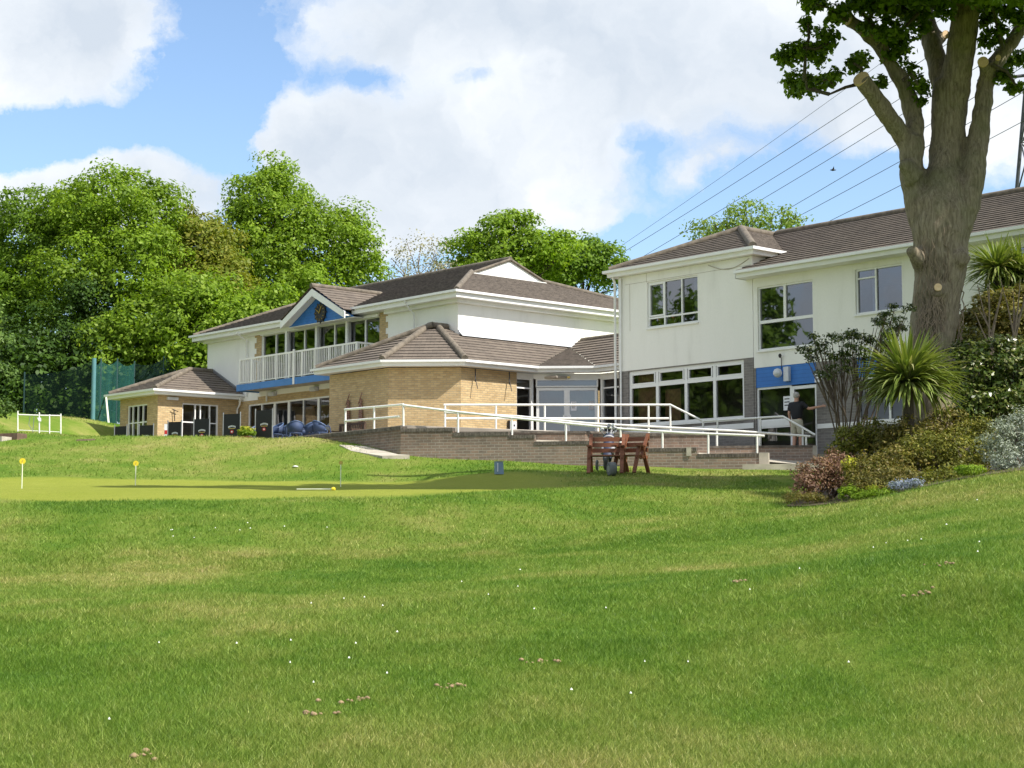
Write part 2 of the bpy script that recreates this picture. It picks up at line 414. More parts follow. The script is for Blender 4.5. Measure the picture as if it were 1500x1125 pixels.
def clip(poly, a, b, c):       # keep a*x+b*y+c >= 0 (plan)
    out = []; n = len(poly)
    for i in range(n):
        p, q = poly[i], poly[(i+1) % n]; dp = a*p[0]+b*p[1]+c; dq = a*q[0]+b*q[1]+c
        if dp >= 0: out.append(p)
        if (dp > 0 and dq < 0) or (dp < 0 and dq > 0):
            t = dp/(dp-dq); out.append((p[0]+t*(q[0]-p[0]), p[1]+t*(q[1]-p[1])))
    return out
def roofplane(mb, poly, a, b, c, ze, pitch, course=.30, lift=.038):
    """stepped tile courses over plan polygon; height ze+pitch*(a x+b y+c)"""
    if len(poly) < 3: return
    ds = [a*p[0]+b*p[1]+c for p in poly]; step = course*cos(math.atan(pitch))
    H = lambda p, e: (p[0], p[1], ze+pitch*(a*p[0]+b*p[1]+c)+e)
    k = math.floor(min(ds)/step)
    while k*step < max(ds)-1e-6:
        d0, d1 = k*step, (k+1)*step
        q = clip(clip(poly, a, b, c-d0), -a, -b, d1-c)
        q = [p for i, p in enumerate(q) if math.hypot(p[0]-q[i-1][0], p[1]-q[i-1][1]) > 1e-5]
        if len(q) >= 3:
            top = []
            for p in q:
                d = a*p[0]+b*p[1]+c; e = lift*(1-(d-d0)/step); top.append(H(p, e+.005))
            if sum(q[i-1][0]*q[i][1]-q[i][0]*q[i-1][1] for i in range(len(q))) < 0: top.reverse()
            mb.face(top)
            low = [p for p in q if abs(a*p[0]+b*p[1]+c-d0) < 1e-4]
            if len(low) >= 2:
                u = (-b, a); low.sort(key=lambda p: p[0]*u[0]+p[1]*u[1])
                A, B = low[0], low[-1]
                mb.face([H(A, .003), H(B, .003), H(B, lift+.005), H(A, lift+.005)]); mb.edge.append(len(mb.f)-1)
        k += 1
def roof(mb, domain, planes, ze, mode='min', extra=0):
    """planes: (a,b,c,pitch) ; surface is the min or max of them over the plan domain"""
    for i, (a, b, c, p) in enumerate(planes):
        q = clip(domain, a, b, c)
        for j, (a2, b2, c2, p2) in enumerate(planes):
            if i == j or len(q) < 3: continue
            s = 1 if mode == 'min' else -1
            q = clip(q, s*(p2*a2-p*a), s*(p2*b2-p*b), s*(p2*c2-p*c))
        if len(q) >= 3: roofplane(mb, q, a, b, c, ze, p)
def rect(x0, x1, y0, y1): return [(x0, y0), (x1, y0), (x1, y1), (x0, y1)]
def wall(mb, W, u0, u1, z0, z1, ops=(), th=.28):
    us = sorted({u0, u1, *[min(max(o[0], u0), u1) for o in ops], *[min(max(o[1], u0), u1) for o in ops]})
    for a, b in zip(us, us[1:]):
        if b-a < 1e-4: continue
        m = (a+b)/2; z = z0
        for o in sorted((o for o in ops if o[0] < m < o[1]), key=lambda o: o[2]):
            if o[2] > z: mb.obox(W, a, b, z, o[2], -th, 0)
            z = o[3]
        if z < z1-1e-4: mb.obox(W, a, b, z, z1, -th, 0)
def onW(px, py, W):
    """pixel -> (u, z) on a vertical wall plane W given in the local frame"""
    p0, d, n = W; r = ray(px, py); rx, ry = W2L(r[0], r[1])
    t = (p0[0]*n[0]+p0[1]*n[1])/(rx*n[0]+ry*n[1])
    return ((rx*t-p0[0])*d[0]+(ry*t-p0[1])*d[1], CAMZ+r[2]*t)
def uW(px, W): return onW(px, 600, W)[0]
def window(B, W, u0, u1, z0, z1, us=(), zs=(), fw=.055, mw=.05, glass='glass', sill=True, name='window', part_bars=(), o=(-.14, -.05), parent=None):
    f = MB(); a, b = o
    f.obox(W, u0, u1, z0, z0+fw, a, b); f.obox(W, u0, u1, z1-fw, z1, a, b)
    f.obox(W, u0, u0+fw, z0+fw, z1-fw, a, b); f.obox(W, u1-fw, u1, z0+fw, z1-fw, a, b)
    for u in us: f.obox(W, u-mw/2, u+mw/2, z0+fw, z1-fw, a+.004, b+.004)
    cuts = [u0+fw, *sorted(us), u1-fw]
    for z in zs: f.obox(W, u0+fw, u1-fw, z-mw/2, z+mw/2, a+.008, b-.003)
    for (ua, ub, z) in part_bars: f.obox(W, ua, ub, z-.02, z+.02, a+.01, b-.006)
    fo = B.put(f, name, 'upvc', parent)
    g = MB(); m = (a+b)/2; p0, d, n = W
    P = lambda u, z: (p0[0]+d[0]*u+n[0]*m, p0[1]+d[1]*u+n[1]*m, z)
    g.face([P(u0+.02, z0+.02), P(u1-.02, z0+.02), P(u1-.02, z1-.02), P(u0+.02, z1-.02)])
    B.put(g, 'pane', glass, fo)
    if sill:
        s = MB(); s.obox(W, u0-.04, u1+.04, z0-.05, z0-.002, -.10, .05); B.put(s, 'sill', 'trim', fo)
    return fo
def eaves(B, pts, z, h=.22, over=.4, gut=True):
    m = MB(); m.ring(pts, -.03, 0, z-h, z-.01); B.put(m, 'fascia', 'trim')
    m = MB(); m.ring(pts, -over+.003, -.033, z-h+.005, z-h+.02); B.put(m, 'soffit', 'trim')
    if gut:
        m = MB(); m.ring(pts, .004, .11, z-.075, z-.06); m.ring(pts, .10, .112, z-.0597, z+.01); m.ring(pts, .004, .016, z-.0597, z); B.put(m, 'gutter', 'upvc')
def pipe(B, pts, r=.035, mat='upvc'):
    m = MB(); m.tube(pts, r, 8); return B.put(m, 'downpipe', mat)
# ------------------------------------------------------------------ clubhouse (long main building)
WM = ((0, 39.1), (1, 0), (0, -1)); WMR = ((-47, 0), (0, 1), (1, 0)); WML = ((-64.2, 0), (0, -1), (-1, 0)); WMB = ((0, 51.3), (-1, 0), (0, 1))
FL = 4.97; S2 = sqrt(.5)
B = Bld('clubhouse', 'long white two storey clubhouse with brown tiled roof, balcony and blue clock gable', 'clubhouse', -55.5, 45, FL)
m = MB()
wall(m, WM, -64.2, -47, 7.85, 10.58, [(-59.9, -51.7, 8.25, 10.45)])
wall(m, WMR, 39.1+.28, 51.3, 7.85, 10.58); m.obox(WML, -51.3, -39.1-.28, 4.7, 10.58, -.28, 0); m.obox(WMB, 47.28, 63.92, 4.7, 10.58, -.28, 0)
B.put(m, 'wall', 'white_render')
m = MB(); wall(m, WM, -64.2, -47, 4.7, 7.85, [(-60.9, -50.6, 4.95, 7.57)]); wall(m, WMR, 39.1+.28, 51.3, 4.7, 7.85)
lab(B.put(m, 'wall', 'yellow_brick'), 'yellow brick ground floor wall')
m = MB(); m.box((-63.9, 39.4, 7.9), (-47.3, 51, 8.1)); m.box((-63.9, 39.4, 4.75), (-47.3, 51, 4.96)); B.put(m, 'floor', 'carpet')
m = MB(); m.box((-63.9, 44.6, 8.1), (-47.3, 44.7, 10.6)); m.box((-63.9, 45.6, 4.96), (-47.3, 45.7, 7.9)); m.box((-63.9, 39.4, 10.5), (-47.3, 44.6, 10.56)); B.put(m, 'inner_wall', 'plaster')
# brick quoins either side of the balcony glazing
for (a, b, s) in ((-60.28, -59.9, -1), (-51.7, -51.32, 1)):
    m = MB(); z = 8.3; k = 0
    while z < 10.5:
        e = .14 if k % 2 else 0
        m.obox(WM, a-(e if s < 0 else 0), b+(e if s > 0 else 0), z, min(z+.23, 10.54), .001, .012); z += .23; k += 1
    lab(B.put(m, 'quoin', 'yellow_brick'), 'toothed yellow brick edge')
us = [-58.9, -57.95, -56.82, -55.81, -54.73, -53.74, -52.69]
window(B, WM, -59.9, -51.7, 8.25, 10.45, us, (), .07, .07, glass='glass_reflective', sill=False)
m = MB()
for u in (-57.95, -55.81, -53.74): m.obox(WM, u-.07, u+.07, 8.25, 10.47, .004, .10)
m.obox(WM, -59.9, -51.7, 10.40, 10.50, .02, .09); B.put(m, 'window_post', 'upvc')
# ground floor glazing onto terrace
window(B, WM, -60.9, -58.95, 4.97, 7.57, (-59.9,), (5.9, 6.55), .07, .07, sill=False, name='glazed_door')
window(B, WM, -58.95, -57.9, 4.97, 7.57, (), (), .08, .07, sill=False, name='glazed_door')
window(B, WM, -57.9, -55.8, 4.97, 7.57, (-56.86,), (), .07, .05, sill=False, name='sliding_door')
window(B, WM, -55.8, -50.6, 4.97, 7.57, (-54.76, -53.2, -51.9), (), .07, .06, sill=False, name='sliding_door')
for a, b in ((-57.7, -56.95), (-56.5, -55.95)):
    m = MB(); m.obox(WM, a, b, 5.1, 7.3, -.7, -.66); B.put(m, 'curtain', 'curtain')
# balcony
m = MB(); m.box((-60.0, 38.0, 8.06), (-51.68, 39.08, 8.25)); bo = B.put(m, 'balcony', 'concrete')
m = MB(); m.ring([(-60.0, 39.08), (-60.0, 38.0), (-51.68, 38.0), (-51.68, 39.08)], .002, .03, 8.0, 8.27); B.put(m, 'fascia_board', 'blue_fascia', bo)
m = MB(); pts = [(-59.97, 39.08), (-59.97, 38.03), (-51.72, 38.03), (-51.72, 39.08)]
m.ring(pts, -.07, -.01, 9.28, 9.35); m.ring(pts, -.055, -.025, 8.33, 8.37)
def baluster(x, y, w, z0=8.26, z1=9.28): m.box((x-w, y-w, z0), (x+w, y+w, z1))
n = 9
for i in range(n+1):
    x = -59.93+i*(8.17/n); baluster(x, 38.07, .035)
for y in (39.0,): baluster(-59.93, y, .035); baluster(-51.76, y, .035)
k = 0; x = -59.85
while x < -51.8: m.box((x-.016, 38.05, 8.37), (x+.016, 38.08, 9.28)); x += .125
for xx in (-59.93, -51.76):
    y = 38.17
    while y < 38.98: m.box((xx-.012, y-.016, 8.37), (xx+.012, y+.016, 9.28)); y += .125
B.put(m, 'balustrade', 'rail_paint', bo)
m = MB(); m.box((-55.87, 37.93, 8.0), (-55.77, 37.98, 9.40)); B.put(m, 'post', 'rail_paint', bo)
# white wall patch under the balcony end and pipe
m = MB(); m.obox(WM, -61.6, -60.1, 7.72, 7.86, .002, .03); B.put(m, 'render_band', 'white_render')
pipe(B, [(-59.3, 38.98, 8.0), (-59.3, 38.98, 7.6)])
# roof
m = MB(); ps = dict(front=(0, 1, -38.6, .364), back=(0, -1, 51.8, .364), right=(-1, 0, -46.5, .364), left=(1, 0, 64.7, 1.6))
roof(m, rect(-51.1, -46.5, 38.6, 51.8), [ps['front'], ps['back'], ps['right']], 10.8)
roof(m, rect(-64.7, -51.1, 38.6, 51.8), [ps['front'], ps['back'], ps['left']], 10.8)
rf = B.put(m, 'roof', 'roof_tile', fixn=False)
m = MB()
m.slab([(-51.05, 43.2, 12.44), (-51.05, 47.2, 12.44), (-51.05, 45.2, 13.22)], (-.05, 0, 0)); 
m.box((-51.1, 43.0, 12.40), (-50.97, 47.4, 12.47))
lab(B.put(m, 'gablet', 'trim', rf), 'white triangular gablet board')
m = MB()
def ridge(m, p, q, r=.11): m.tube([p, q], r, 8)
m2 = m
def hipz(x, y): return None
ridge(m, (-46.55, 38.65, 10.83), (-51.1, 43.2, 12.50)); ridge(m, (-51.0, 45.2, 13.24), (-63.2, 45.2, 13.24)); ridge(m, (-64.65, 38.65, 10.83), (-63.2, 45.2, 13.24), .09)
ridge(m, (-46.55, 51.75, 10.83), (-51.1, 47.2, 12.50)); ridge(m, (-64.65, 51.75, 10.83), (-63.2, 45.2, 13.24), .09)
ridge(m, (-51.02, 43.15, 12.45), (-51.02, 45.2, 13.22), .06); ridge(m, (-51.02, 47.25, 12.45), (-51.02, 45.2, 13.22), .06)
B.put(m, 'ridge_tiles', 'ridge_tile', rf)
eaves(B, [(-64.7, 51.8), (-64.7, 38.6), (-56.75, 38.6)], 10.8, .25, .5)
eaves(B, [(-52.85, 38.6), (-46.5, 38.6), (-46.5, 51.8)], 10.8, .25, .5)
# white cornice box below the fascia on the right hand part
m = MB(); m.ring([(-64.2, 40), (-64.2, 39.1), (-57.1, 39.1)], .002, .14, 10.45, 10.56); B.put(m, 'cornice', 'trim')
m = MB(); m.ring([(-51.2, 39.1), (-47, 39.1), (-47, 51)], .002, .2, 10.42, 10.56); B.put(m, 'cornice', 'trim')
# clock gable
g = Bld.__new__(Bld); g.root = B.root; g.off = B.off
m = MB()
def gslope(sgn):
    # tiled slope of the small gable, clipped where it dies into the main roof
    xa, xr = (-54.8+sgn*2.15), -54.8
    dom = [(xa, 38.05), (xr, 38.05), (xr, 41.55), (xa, 38.6)]
    roofplane(m, dom, -sgn, 0, sgn*xa, 10.68, .535)
gslope(1); gslope(-1)
gb = B.put(m, 'gable_roof', 'roof_tile')
m = MB()
for s in (-1, 1):
    a = (-54.8+s*2.2, 38.07, 10.60); b = (-54.8, 38.07, 11.73)
    h = .26
    m.slab([a, b, (b[0], b[1], b[2]-h-.03), (a[0], a[1], a[2]-h)], (0, .05, 0)) if s < 0 else m.slab([b, a, (a[0], a[1], a[2]-h), (b[0], b[1], b[2]-h-.03)], (0, .05, 0))
    c = [(-54.8+s*2.05, 38.13, 10.47), (-54.8, 38.13, 11.55), (-54.8, 38.48, 11.55), (-54.8+s*2.05, 38.48, 10.47)]
    m.slab(c, (0, 0, .03))
lab(B.put(m, 'bargeboard', 'trim', gb), 'white bargeboards and soffit of the gable')
m = MB(); m.tube([(-54.8, 38.03, 11.86), (-54.8, 41.5, 11.86)], .10, 8); B.put(m, 'ridge_tiles', 'ridge_tile', gb)
m = MB(); m.slab([(-57.0, 38.50, 10.44), (-52.6, 38.50, 10.44), (-54.8, 38.50, 11.6)], (0, .05, 0)); lab(B.put(m, 'gable_panel', 'blue_board', gb), 'bright blue boarded triangle')
cx, cz = onW(469, 458, ((0, 38.45), (1, 0), (0, -1)))
CKY = -.47
m = MB(); m.tube([(cx, 38.490, cz), (cx, 38.430, cz)], .36, 24, smooth=False)
for k in range(12):
    a = k*pi/6; m.beam((cx+.36*cos(a), 38.460, cz+.36*sin(a)), (cx+.43*cos(a), 38.460, cz+.43*sin(a)), .05, .03, (0, 1, 0))
ck = B.put(m, 'clock', 'black_paint', gb)
m = MB(); m.beam((cx-.03, 38.420, cz-.03), (cx+.12, 38.420, cz+.24), .03, .045, (0, 1, 0)); m.beam((cx+.02, 38.410, cz-.02), (cx-.16, 38.410, cz+.10), .03, .055, (0, 1, 0)); B.put(m, 'clock_hand', 'brass', ck)
for k in range(12):
    m = MB(); a = k*pi/6; m.beam((cx+.24*cos(a), 38.425, cz+.24*sin(a)), (cx+.32*cos(a), 38.425, cz+.32*sin(a)), .012, .04, (0, 1, 0)); B.put(m, 'hour_mark', 'brass', ck)
m = MB(); m.box((-57.0, 38.505, 10.41), (-52.6, 39.06, 10.435)); lab(B.put(m, 'soffit', 'trim', gb), 'white soffit under the blue triangle')
# downpipes
pipe(B, [(-60.9, 38.5, 10.6), (-60.9, 38.75, 10.4), (-60.9, 39.0, 10.3), (-60.9, 39.02, 7.9)])
pipe(B, [(-49.4, 38.5, 10.7), (-49.4, 38.7, 10.45), (-49.4, 38.95, 10.25), (-49.4, 39.02, 8.5)])
for u in (-58.9, -55.9):
    m = MB(); z = 7.85; m.box((u-.2, 38.92, z-.05), (u+.2, 39.08, z+.12)); m.box((u-.16, 38.88, z-.01), (u+.16, 38.92, z+.08)); B.put(m, 'wall_light', 'pale_plastic')

# ------------------------------------------------------------------ brick entrance block (single storey)
WA = ((0, 35.7), (1, 0), (0, -1)); WB = ((-46.7, 35.7), (S2, S2), (S2, -S2)); WC = ((-44.9, 0), (0, 1), (1, 0)); WD = ((-44.9, 40.9), (S2, S2), (S2, -S2)); WE = ((0, 42.6), (1, 0), (0, -1))
B = Bld('entrance_block', 'single storey yellow brick entrance block with brown hipped roof in front of the clubhouse', 'building', -46, 39, FL)
LB = 1.8/S2; LD = 1.7/S2
m = MB(); m.ring([(-50.2, 39.08), (-50.2, 35.7), (-46.7, 35.7), (-44.9, 37.5), (-44.9, 40.09)], -.28, 0, 4.7, 7.78); B.put(m, 'wall', 'yellow_brick')
m = MB(); m.obox(WE, -42.0, -37.7, 4.7, 7.78, -.28, 0); B.put(m, 'wall', 'grey_brick')
m = MB(); m.box((-46.98, 39.3, 4.7), (-46.75, 46, 7.7)); m.box((-46.7, 46, 4.7), (-37.6, 46.2, 7.7)); lab(B.put(m, 'inner_wall', 'plaster'), 'hall wall inside')
m = MB(); m.box((-46.7, 37.9, 4.72), (-37.6, 46, 4.965)); B.put(m, 'floor', 'carpet')
m = MB(); m.box((-46.7, 38.2, 7.61), (-45.2, 46, 7.68)); m.box((-45.2, 43.0, 7.61), (-37.6, 46.2, 7.68)); m.box((-45.2, 41.2, 7.61), (-44.0, 43.0, 7.68)); B.put(m, 'ceiling', 'plaster')
window(B, WC, 40.09, 40.84, 4.97, 7.60, (), (7.25,), .05, .05, sill=False)
window(B, WE, -43.14, -42.0, 4.97, 7.60, (), (7.25,), .05, .05, sill=False)
# lintel boards
m = MB(); m.ring([(-44.9, 40.09), (-44.9, 40.9), (-43.2, 42.6), (-42.0, 42.6)], -.16, -.03, 7.60, 7.78); m.obox(WC, 40.80, 40.9, 4.97, 7.6, -.16, -.01); m.obox(WE, -43.2, -43.1, 4.97, 7.6, -.16, -.01); B.put(m, 'lintel', 'trim')
window(B, WD, .08, LD-.08, 7.30, 7.60, (), (), .05, .05, sill=False, glass='glass_reflective')
for i, (a, b) in enumerate(((.10, LD/2), (LD/2, LD-.10))):
    d = window(B, WD, a, b-.002, 4.97, 7.28, (), (5.25,) if 0 else (), .10, .05, sill=False, name='entrance_door', glass='glass_reflective')
    m = MB(); u = LD/2+(-.10 if i == 0 else .10); m.obox(WD, u-.045, u+.045, 5.95, 6.30, -.045, -.01); B.put(m, 'door_handle', 'upvc', d)
    if i == 1:
        m = MB(); m.obox(WD, LD/2+.14, LD/2+.34, 6.45, 6.78, -.088, -.082); nb = B.put(m, 'notice', 'white_paper', d)
        m = MB()
        for q in range(4): m.obox(WD, LD/2+.17, LD/2+.31-.03*(q % 2), 6.71-.055*q, 6.73-.055*q, -.0815, -.080)
        B.put(m, 'notice_print', 'black_paint', nb)
        m = MB(); m.obox(WD, LD-.42, LD-.24, 6.48, 6.80, -.088, -.082); B.put(m, 'notice', 'net_curtain', d)
m = MB(); m.obox(WD, LD/2-.12, LD/2+.12, 7.62, 7.68, -.02, .06); B.put(m, 'door_sensor', 'brass')
pl = [(-50.6, 39.08), (-50.6, 35.3), (-46.534, 35.3), (-44.5, 37.334), (-44.5, 40.734), (-43.034, 42.2), (-37.5, 42.2)]
pl = offset([(-50.2, 39.08), (-50.2, 35.7), (-46.7, 35.7), (-44.9, 37.5), (-44.9, 40.9), (-43.2, 42.6), (-37.6, 42.6)], .4)
eaves(B, pl, 8.0, .2, .4)
k2 = S2
pA = (0, 1, -35.3, .5); pL = (1, 0, 50.6, .5); pC = (-1, 0, -44.5, .5); pB = (-k2, k2, .4-82.4*k2, .5); pD = (-k2, k2, .4-85.8*k2, .27); pE = (0, 1, -42.2, .5)
m = MB()
roof(m, rect(-50.6, -44.5, 35.3, 39.1), [pA, pL, pC, pB], 8.0)
dom = rect(-47, -37.5, 39.1, 45.2)
roof(m, dom, [pC, pD, pE], 8.0, 'max')
rf = B.put(m, 'roof', 'roof_tile')
m = MB(); ap = (-47.55, 38.35, 9.6)
ridge(m, (-50.55, 35.35, 8.06), ap); ridge(m, ap, (-47.55, 39.05, 9.6))
# the two hips that meet the chamfer
def meet(p1, p2, z):   # plan point where both planes have height z
    a1, b1, c1, q1 = p1; a2, b2, c2, q2 = p2; d1 = z/q1-c1; d2 = z/q2-c2; D = a1*b2-a2*b1
    return ((d1*b2-d2*b1)/D, (a1*d2-a2*d1)/D, 8.0+z)
for P, Q in ((pA, pB), (pB, pC)):
    a = meet(P, Q, .0); 
    # height at which all three planes meet
    lo, hi = 0, 1.6
    zt = 1.55
    for t in range(60):
        z = lo+(hi-lo)*t/60; p = meet(P, Q, z); o_ = pA if P is pB else pC
        if o_[0]*p[0]+o_[1]*p[1]+o_[2] < z/.5: zt = z; break
    b = meet(P, Q, zt); m.tube([(a[0], a[1], 8.06), (b[0], b[1], b[2]+.05)], .12, 8)
b0 = meet(pA, pB, zt)
m.tube([(b0[0], b0[1], 8.05+zt), ap], .12, 8)
B.put(m, 'ridge_tiles', 'ridge_tile', rf)
m = MB(); m.box((-46.99, 39.1, 9.22), (-46.93, 45.2, 9.44)); m.slab([(-46.94, 39.1, 9.38), (-46.75, 39.1, 9.22), (-46.75, 44.9, 9.22), (-46.94, 44.9, 9.38)], (0, 0, -.02)); B.put(m, 'flashing', 'lead', rf)
m = MB(); m.tube([(-46.9, 45.25, 9.53), (-37.5, 45.25, 9.53)], .1, 8); B.put(m, 'ridge_tiles', 'ridge_tile', rf)
for u in (38.05, 39.64):
    m = MB(); m.tube([(-44.78, u, 7.76), (-44.78, u, 7.35), (-44.74, u-.02, 7.30)], .02, 6); m.tube([(-44.78, u, 7.42), (-44.62, u-.03, 7.05)], .014, 6); B.put(m, 'bracket', 'black_paint')
for u in (-48.95, -48.2):
    m = MB(); m.lathe((u, 35.63, 6.1), [(.03, -.35), (.09, -.30), (.11, 0), (.09, .3), (.12, .42), (.05, .5), (.09, .62), (.02, .72)], 8, squash=.5); m.tube([(u-.1, 35.6, 6.6), (u+.12, 35.6, 7.0)], .02, 5); B.put(m, 'wall_ornament', 'red_brick')
m = MB(); m.box((-44.88, 39.72, 5.72), (-44.83, 40.02, 6.02)); mb_ = B.put(m, 'meter_box', 'pale_plastic')
m = MB(); m.box((-44.828, 39.76, 5.84), (-44.82, 39.82, 5.90)); m.box((-44.828, 39.88, 5.84), (-44.82, 39.94, 5.90)); m.box((-44.88, 39.64, 5.70), (-44.80, 39.70, 6.04)); B.put(m, 'meter_dial', 'black_paint', mb_)

# ------------------------------------------------------------------ terrace pavilion
WP = ((-61.6, 0), (0, 1), (1, 0)); WPL = ((0, 35.2), (1, 0), (0, -1))
B = Bld('pavilion', 'small yellow brick pavilion with hipped brown roof at the left end of the clubhouse', 'building', -63.2, 37, FL)
m = MB(); wall(m, WPL, -64.75, -61.6, 4.7, 7.84, [(-64.14, -62.47, 4.97, 7.50)])
wall(m, WP, 35.2+.28, 39.08, 4.7, 7.84, [(36.36, 38.10, 4.97, 7.54)]); m.box((-64.75, 35.48, 4.7), (-64.47, 42, 7.84)); m.box((-64.46, 41.8, 4.7), (-64.22, 42, 7.84)); B.put(m, 'wall', 'yellow_brick')
m = MB(); m.box((-64.4, 35.5, 4.75), (-61.9, 39.05, 4.96)); B.put(m, 'floor', 'carpet')
window(B, WPL, -64.14, -62.47, 4.97, 7.50, (-63.75, -63.32, -62.9), (6.0, 6.75), .06, .05, sill=False, name='french_window')
window(B, WP, 36.36, 38.10, 4.97, 7.54, (37.0, 37.25, 37.7), (6.0, 6.75), .06, .05, sill=False, name='french_window')
eaves(B, [(-65.15, 42.2), (-65.15, 34.8), (-61.2, 34.8), (-61.2, 39.08)], 8.0, .2, .4)
m = MB(); P_ = [(0, 1, -34.8, .374), (-1, 0, -61.2, .464), (1, 0, 65.15, .8)]
roof(m, rect(-65.15, -61.2, 34.8, 39.07), P_, 8.0); roof(m, rect(-65.15, -64.22, 39.07, 42.2), P_, 8.0); rf = B.put(m, 'roof', 'roof_tile')
m = MB(); ridge(m, (-61.25, 34.85, 8.05), (-63.7, 37.9, 9.20)); ridge(m, (-63.7, 37.9, 9.20), (-63.7, 39.05, 9.20)); ridge(m, (-65.1, 34.85, 8.05), (-63.7, 37.9, 9.20)); B.put(m, 'ridge_tiles', 'ridge_tile', rf)
m = MB(); m.beam((-61.3, 39.05, 8.12), (-63.7, 39.05, 9.26), .06, .10); B.put(m, 'flashing', 'grey_metal', rf)
m = MB(); m.obox(WP, 35.6, 36.1, 7.62, 7.74, .002, .12); B.put(m, 'wall_light', 'pale_plastic')
m = MB(); m.tube([(-61.5, 35.9, 7.2), (-61.5, 35.95, 6.75)], .02, 5); m.tube([(-61.5, 35.8, 7.25), (-61.5, 36.1, 7.15)], .02, 5); B.put(m, 'bracket', 'black_paint')
pipe(B, [(-61.15, 38.9, 7.9), (-61.3, 38.95, 7.6), (-61.53, 38.98, 7.4), (-61.53, 38.98, 4.9)], .04)

# ------------------------------------------------------------------ right hand two storey block and its long wing
WR = ((0, 37.7), (1, 0), (0, -1)); WRs = ((-31.9, 0), (0, 1), (1, 0)); GZ = 4.13
B = Bld('office_block', 'cream two storey block with large ground floor windows and its own hipped roof', 'building', -34.6, 42, GZ)
m = MB(); wall(m, WR, -37.4, -31.9, 7.06, 10.05, [(-36.14, -34.04, 8.32, 9.75)]); m.box((-37.4, 37.98, 3.9), (-37.12, 46, 10.05)); m.box((-32.18, 37.98, 3.9), (-31.9, 46, 10.05)); m.box((-37.12, 45.72, 3.9), (-32.18, 46, 10.05)); B.put(m, 'wall', 'white_render')
m = MB(); wall(m, WR, -37.4, -31.9, 3.4, 7.06, [(-36.98, -32.27, 5.30, 7.03)]); lab(B.put(m, 'wall', 'grey_brick'), 'grey brick ground floor wall')
m = MB(); m.box((-37.1, 38, 7.0), (-32.2, 45.7, 7.2)); m.box((-37.1, 38, 4.0), (-32.2, 45.7, 4.13)); m.box((-37.1, 38, 10.0), (-32.2, 45.7, 10.04)); B.put(m, 'floor', 'carpet')
m = MB(); m.box((-37.1, 41.5, 4.13), (-32.2, 41.6, 7.0)); m.box((-37.1, 41.0, 7.2), (-32.2, 41.1, 10.0)); B.put(m, 'inner_wall', 'plaster')
us = (-35.79, -34.6, -33.45)
f = window(B, WR, -36.98, -32.27, 5.30, 7.03, us, (6.55,), .09, .11)
m = MB()
for a, b in zip((-36.98, -35.79, -34.6, -33.45), (-35.79, -34.6, -33.45, -32.27)): 
    m.obox(WR, a+.09, b-.09, 6.60, 6.64, -.13, -.045); m.obox(WR, a+.09, b-.09, 6.90, 6.94, -.13, -.045); m.obox(WR, a+.09, a+.13, 6.645, 6.895, -.13, -.045); m.obox(WR, b-.13, b-.09, 6.645, 6.895, -.13, -.045)
B.put(m, 'vent_sash', 'upvc', f)
for xa, xb, zt_ in ((-36.9, -36.0, 7.0), (-35.75, -35.1, 6.4)):
    m = MB(); n = 48; vs = []
    for i in range(n+1):
        x = xa+(xb-xa)*i/n; yy = 38.06+.03*sin(i*1.5); vs += [(x, yy, 5.3), (x, yy, zt_)]
    m.add(vs, [(2*i, 2*i+2, 2*i+3, 2*i+1) for i in range(n)], True); lab(B.put(m, 'curtain', 'curtain'), 'orange brown curtain')
m = MB(); m.obox(WR, -37.39, -31.91, 5.0, 5.16, .003, .03); B.put(m, 'sill_board', 'trim')
f = window(B, WR, -36.14, -34.04, 8.32, 9.75, (-35.45, -34.73), (8.62,), .05, .05, glass='glass_reflective')
m = MB(); m.obox(WR, -36.09, -35.47, 8.66, 8.71, -.13, -.045); m.obox(WR, -36.09, -35.47, 9.65, 9.70, -.13, -.045); m.obox(WR, -36.09, -36.05, 8.71, 9.65, -.13, -.045); m.obox(WR, -35.51, -35.47, 8.71, 9.65, -.13, -.045); B.put(m, 'opening_sash', 'upvc', f)
for a, b in ((-36.1, -35.6), (-34.5, -34.06)):
    m = MB(); vs = []
    for i in range(29):
        x = a+(b-a)*i/28; yy = 38.06+.025*sin(i*1.6); vs += [(x, yy, 8.35), (x, yy, 9.74)]
    m.add(vs, [(2*i, 2*i+2, 2*i+3, 2*i+1) for i in range(28)], True); B.put(m, 'curtain', 'net_curtain')
for u in (-35.75, -35.15):
    m = MB(); m.lathe((u, 37.9, 8.40), [(.07, 0), (.11, .16), (.12, .18), (.10, .18)], 10); pt = B.put(m, 'flower_pot', 'terracotta')
    m = MB()
    for k in range(26):
        a = random.uniform(0, 6.28); l = random.uniform(.15, .4); e = random.uniform(.15, .9)
        q = (u+l*cos(a)*sin(e)*.8, 37.9+.3*l*sin(a)*sin(e), 8.58+l*cos(e)); m.tube([(u, 37.9, 8.56), q], [.008, .02], 4)
    B.put(m, 'potted_plant', 'leaf_dark', pt)
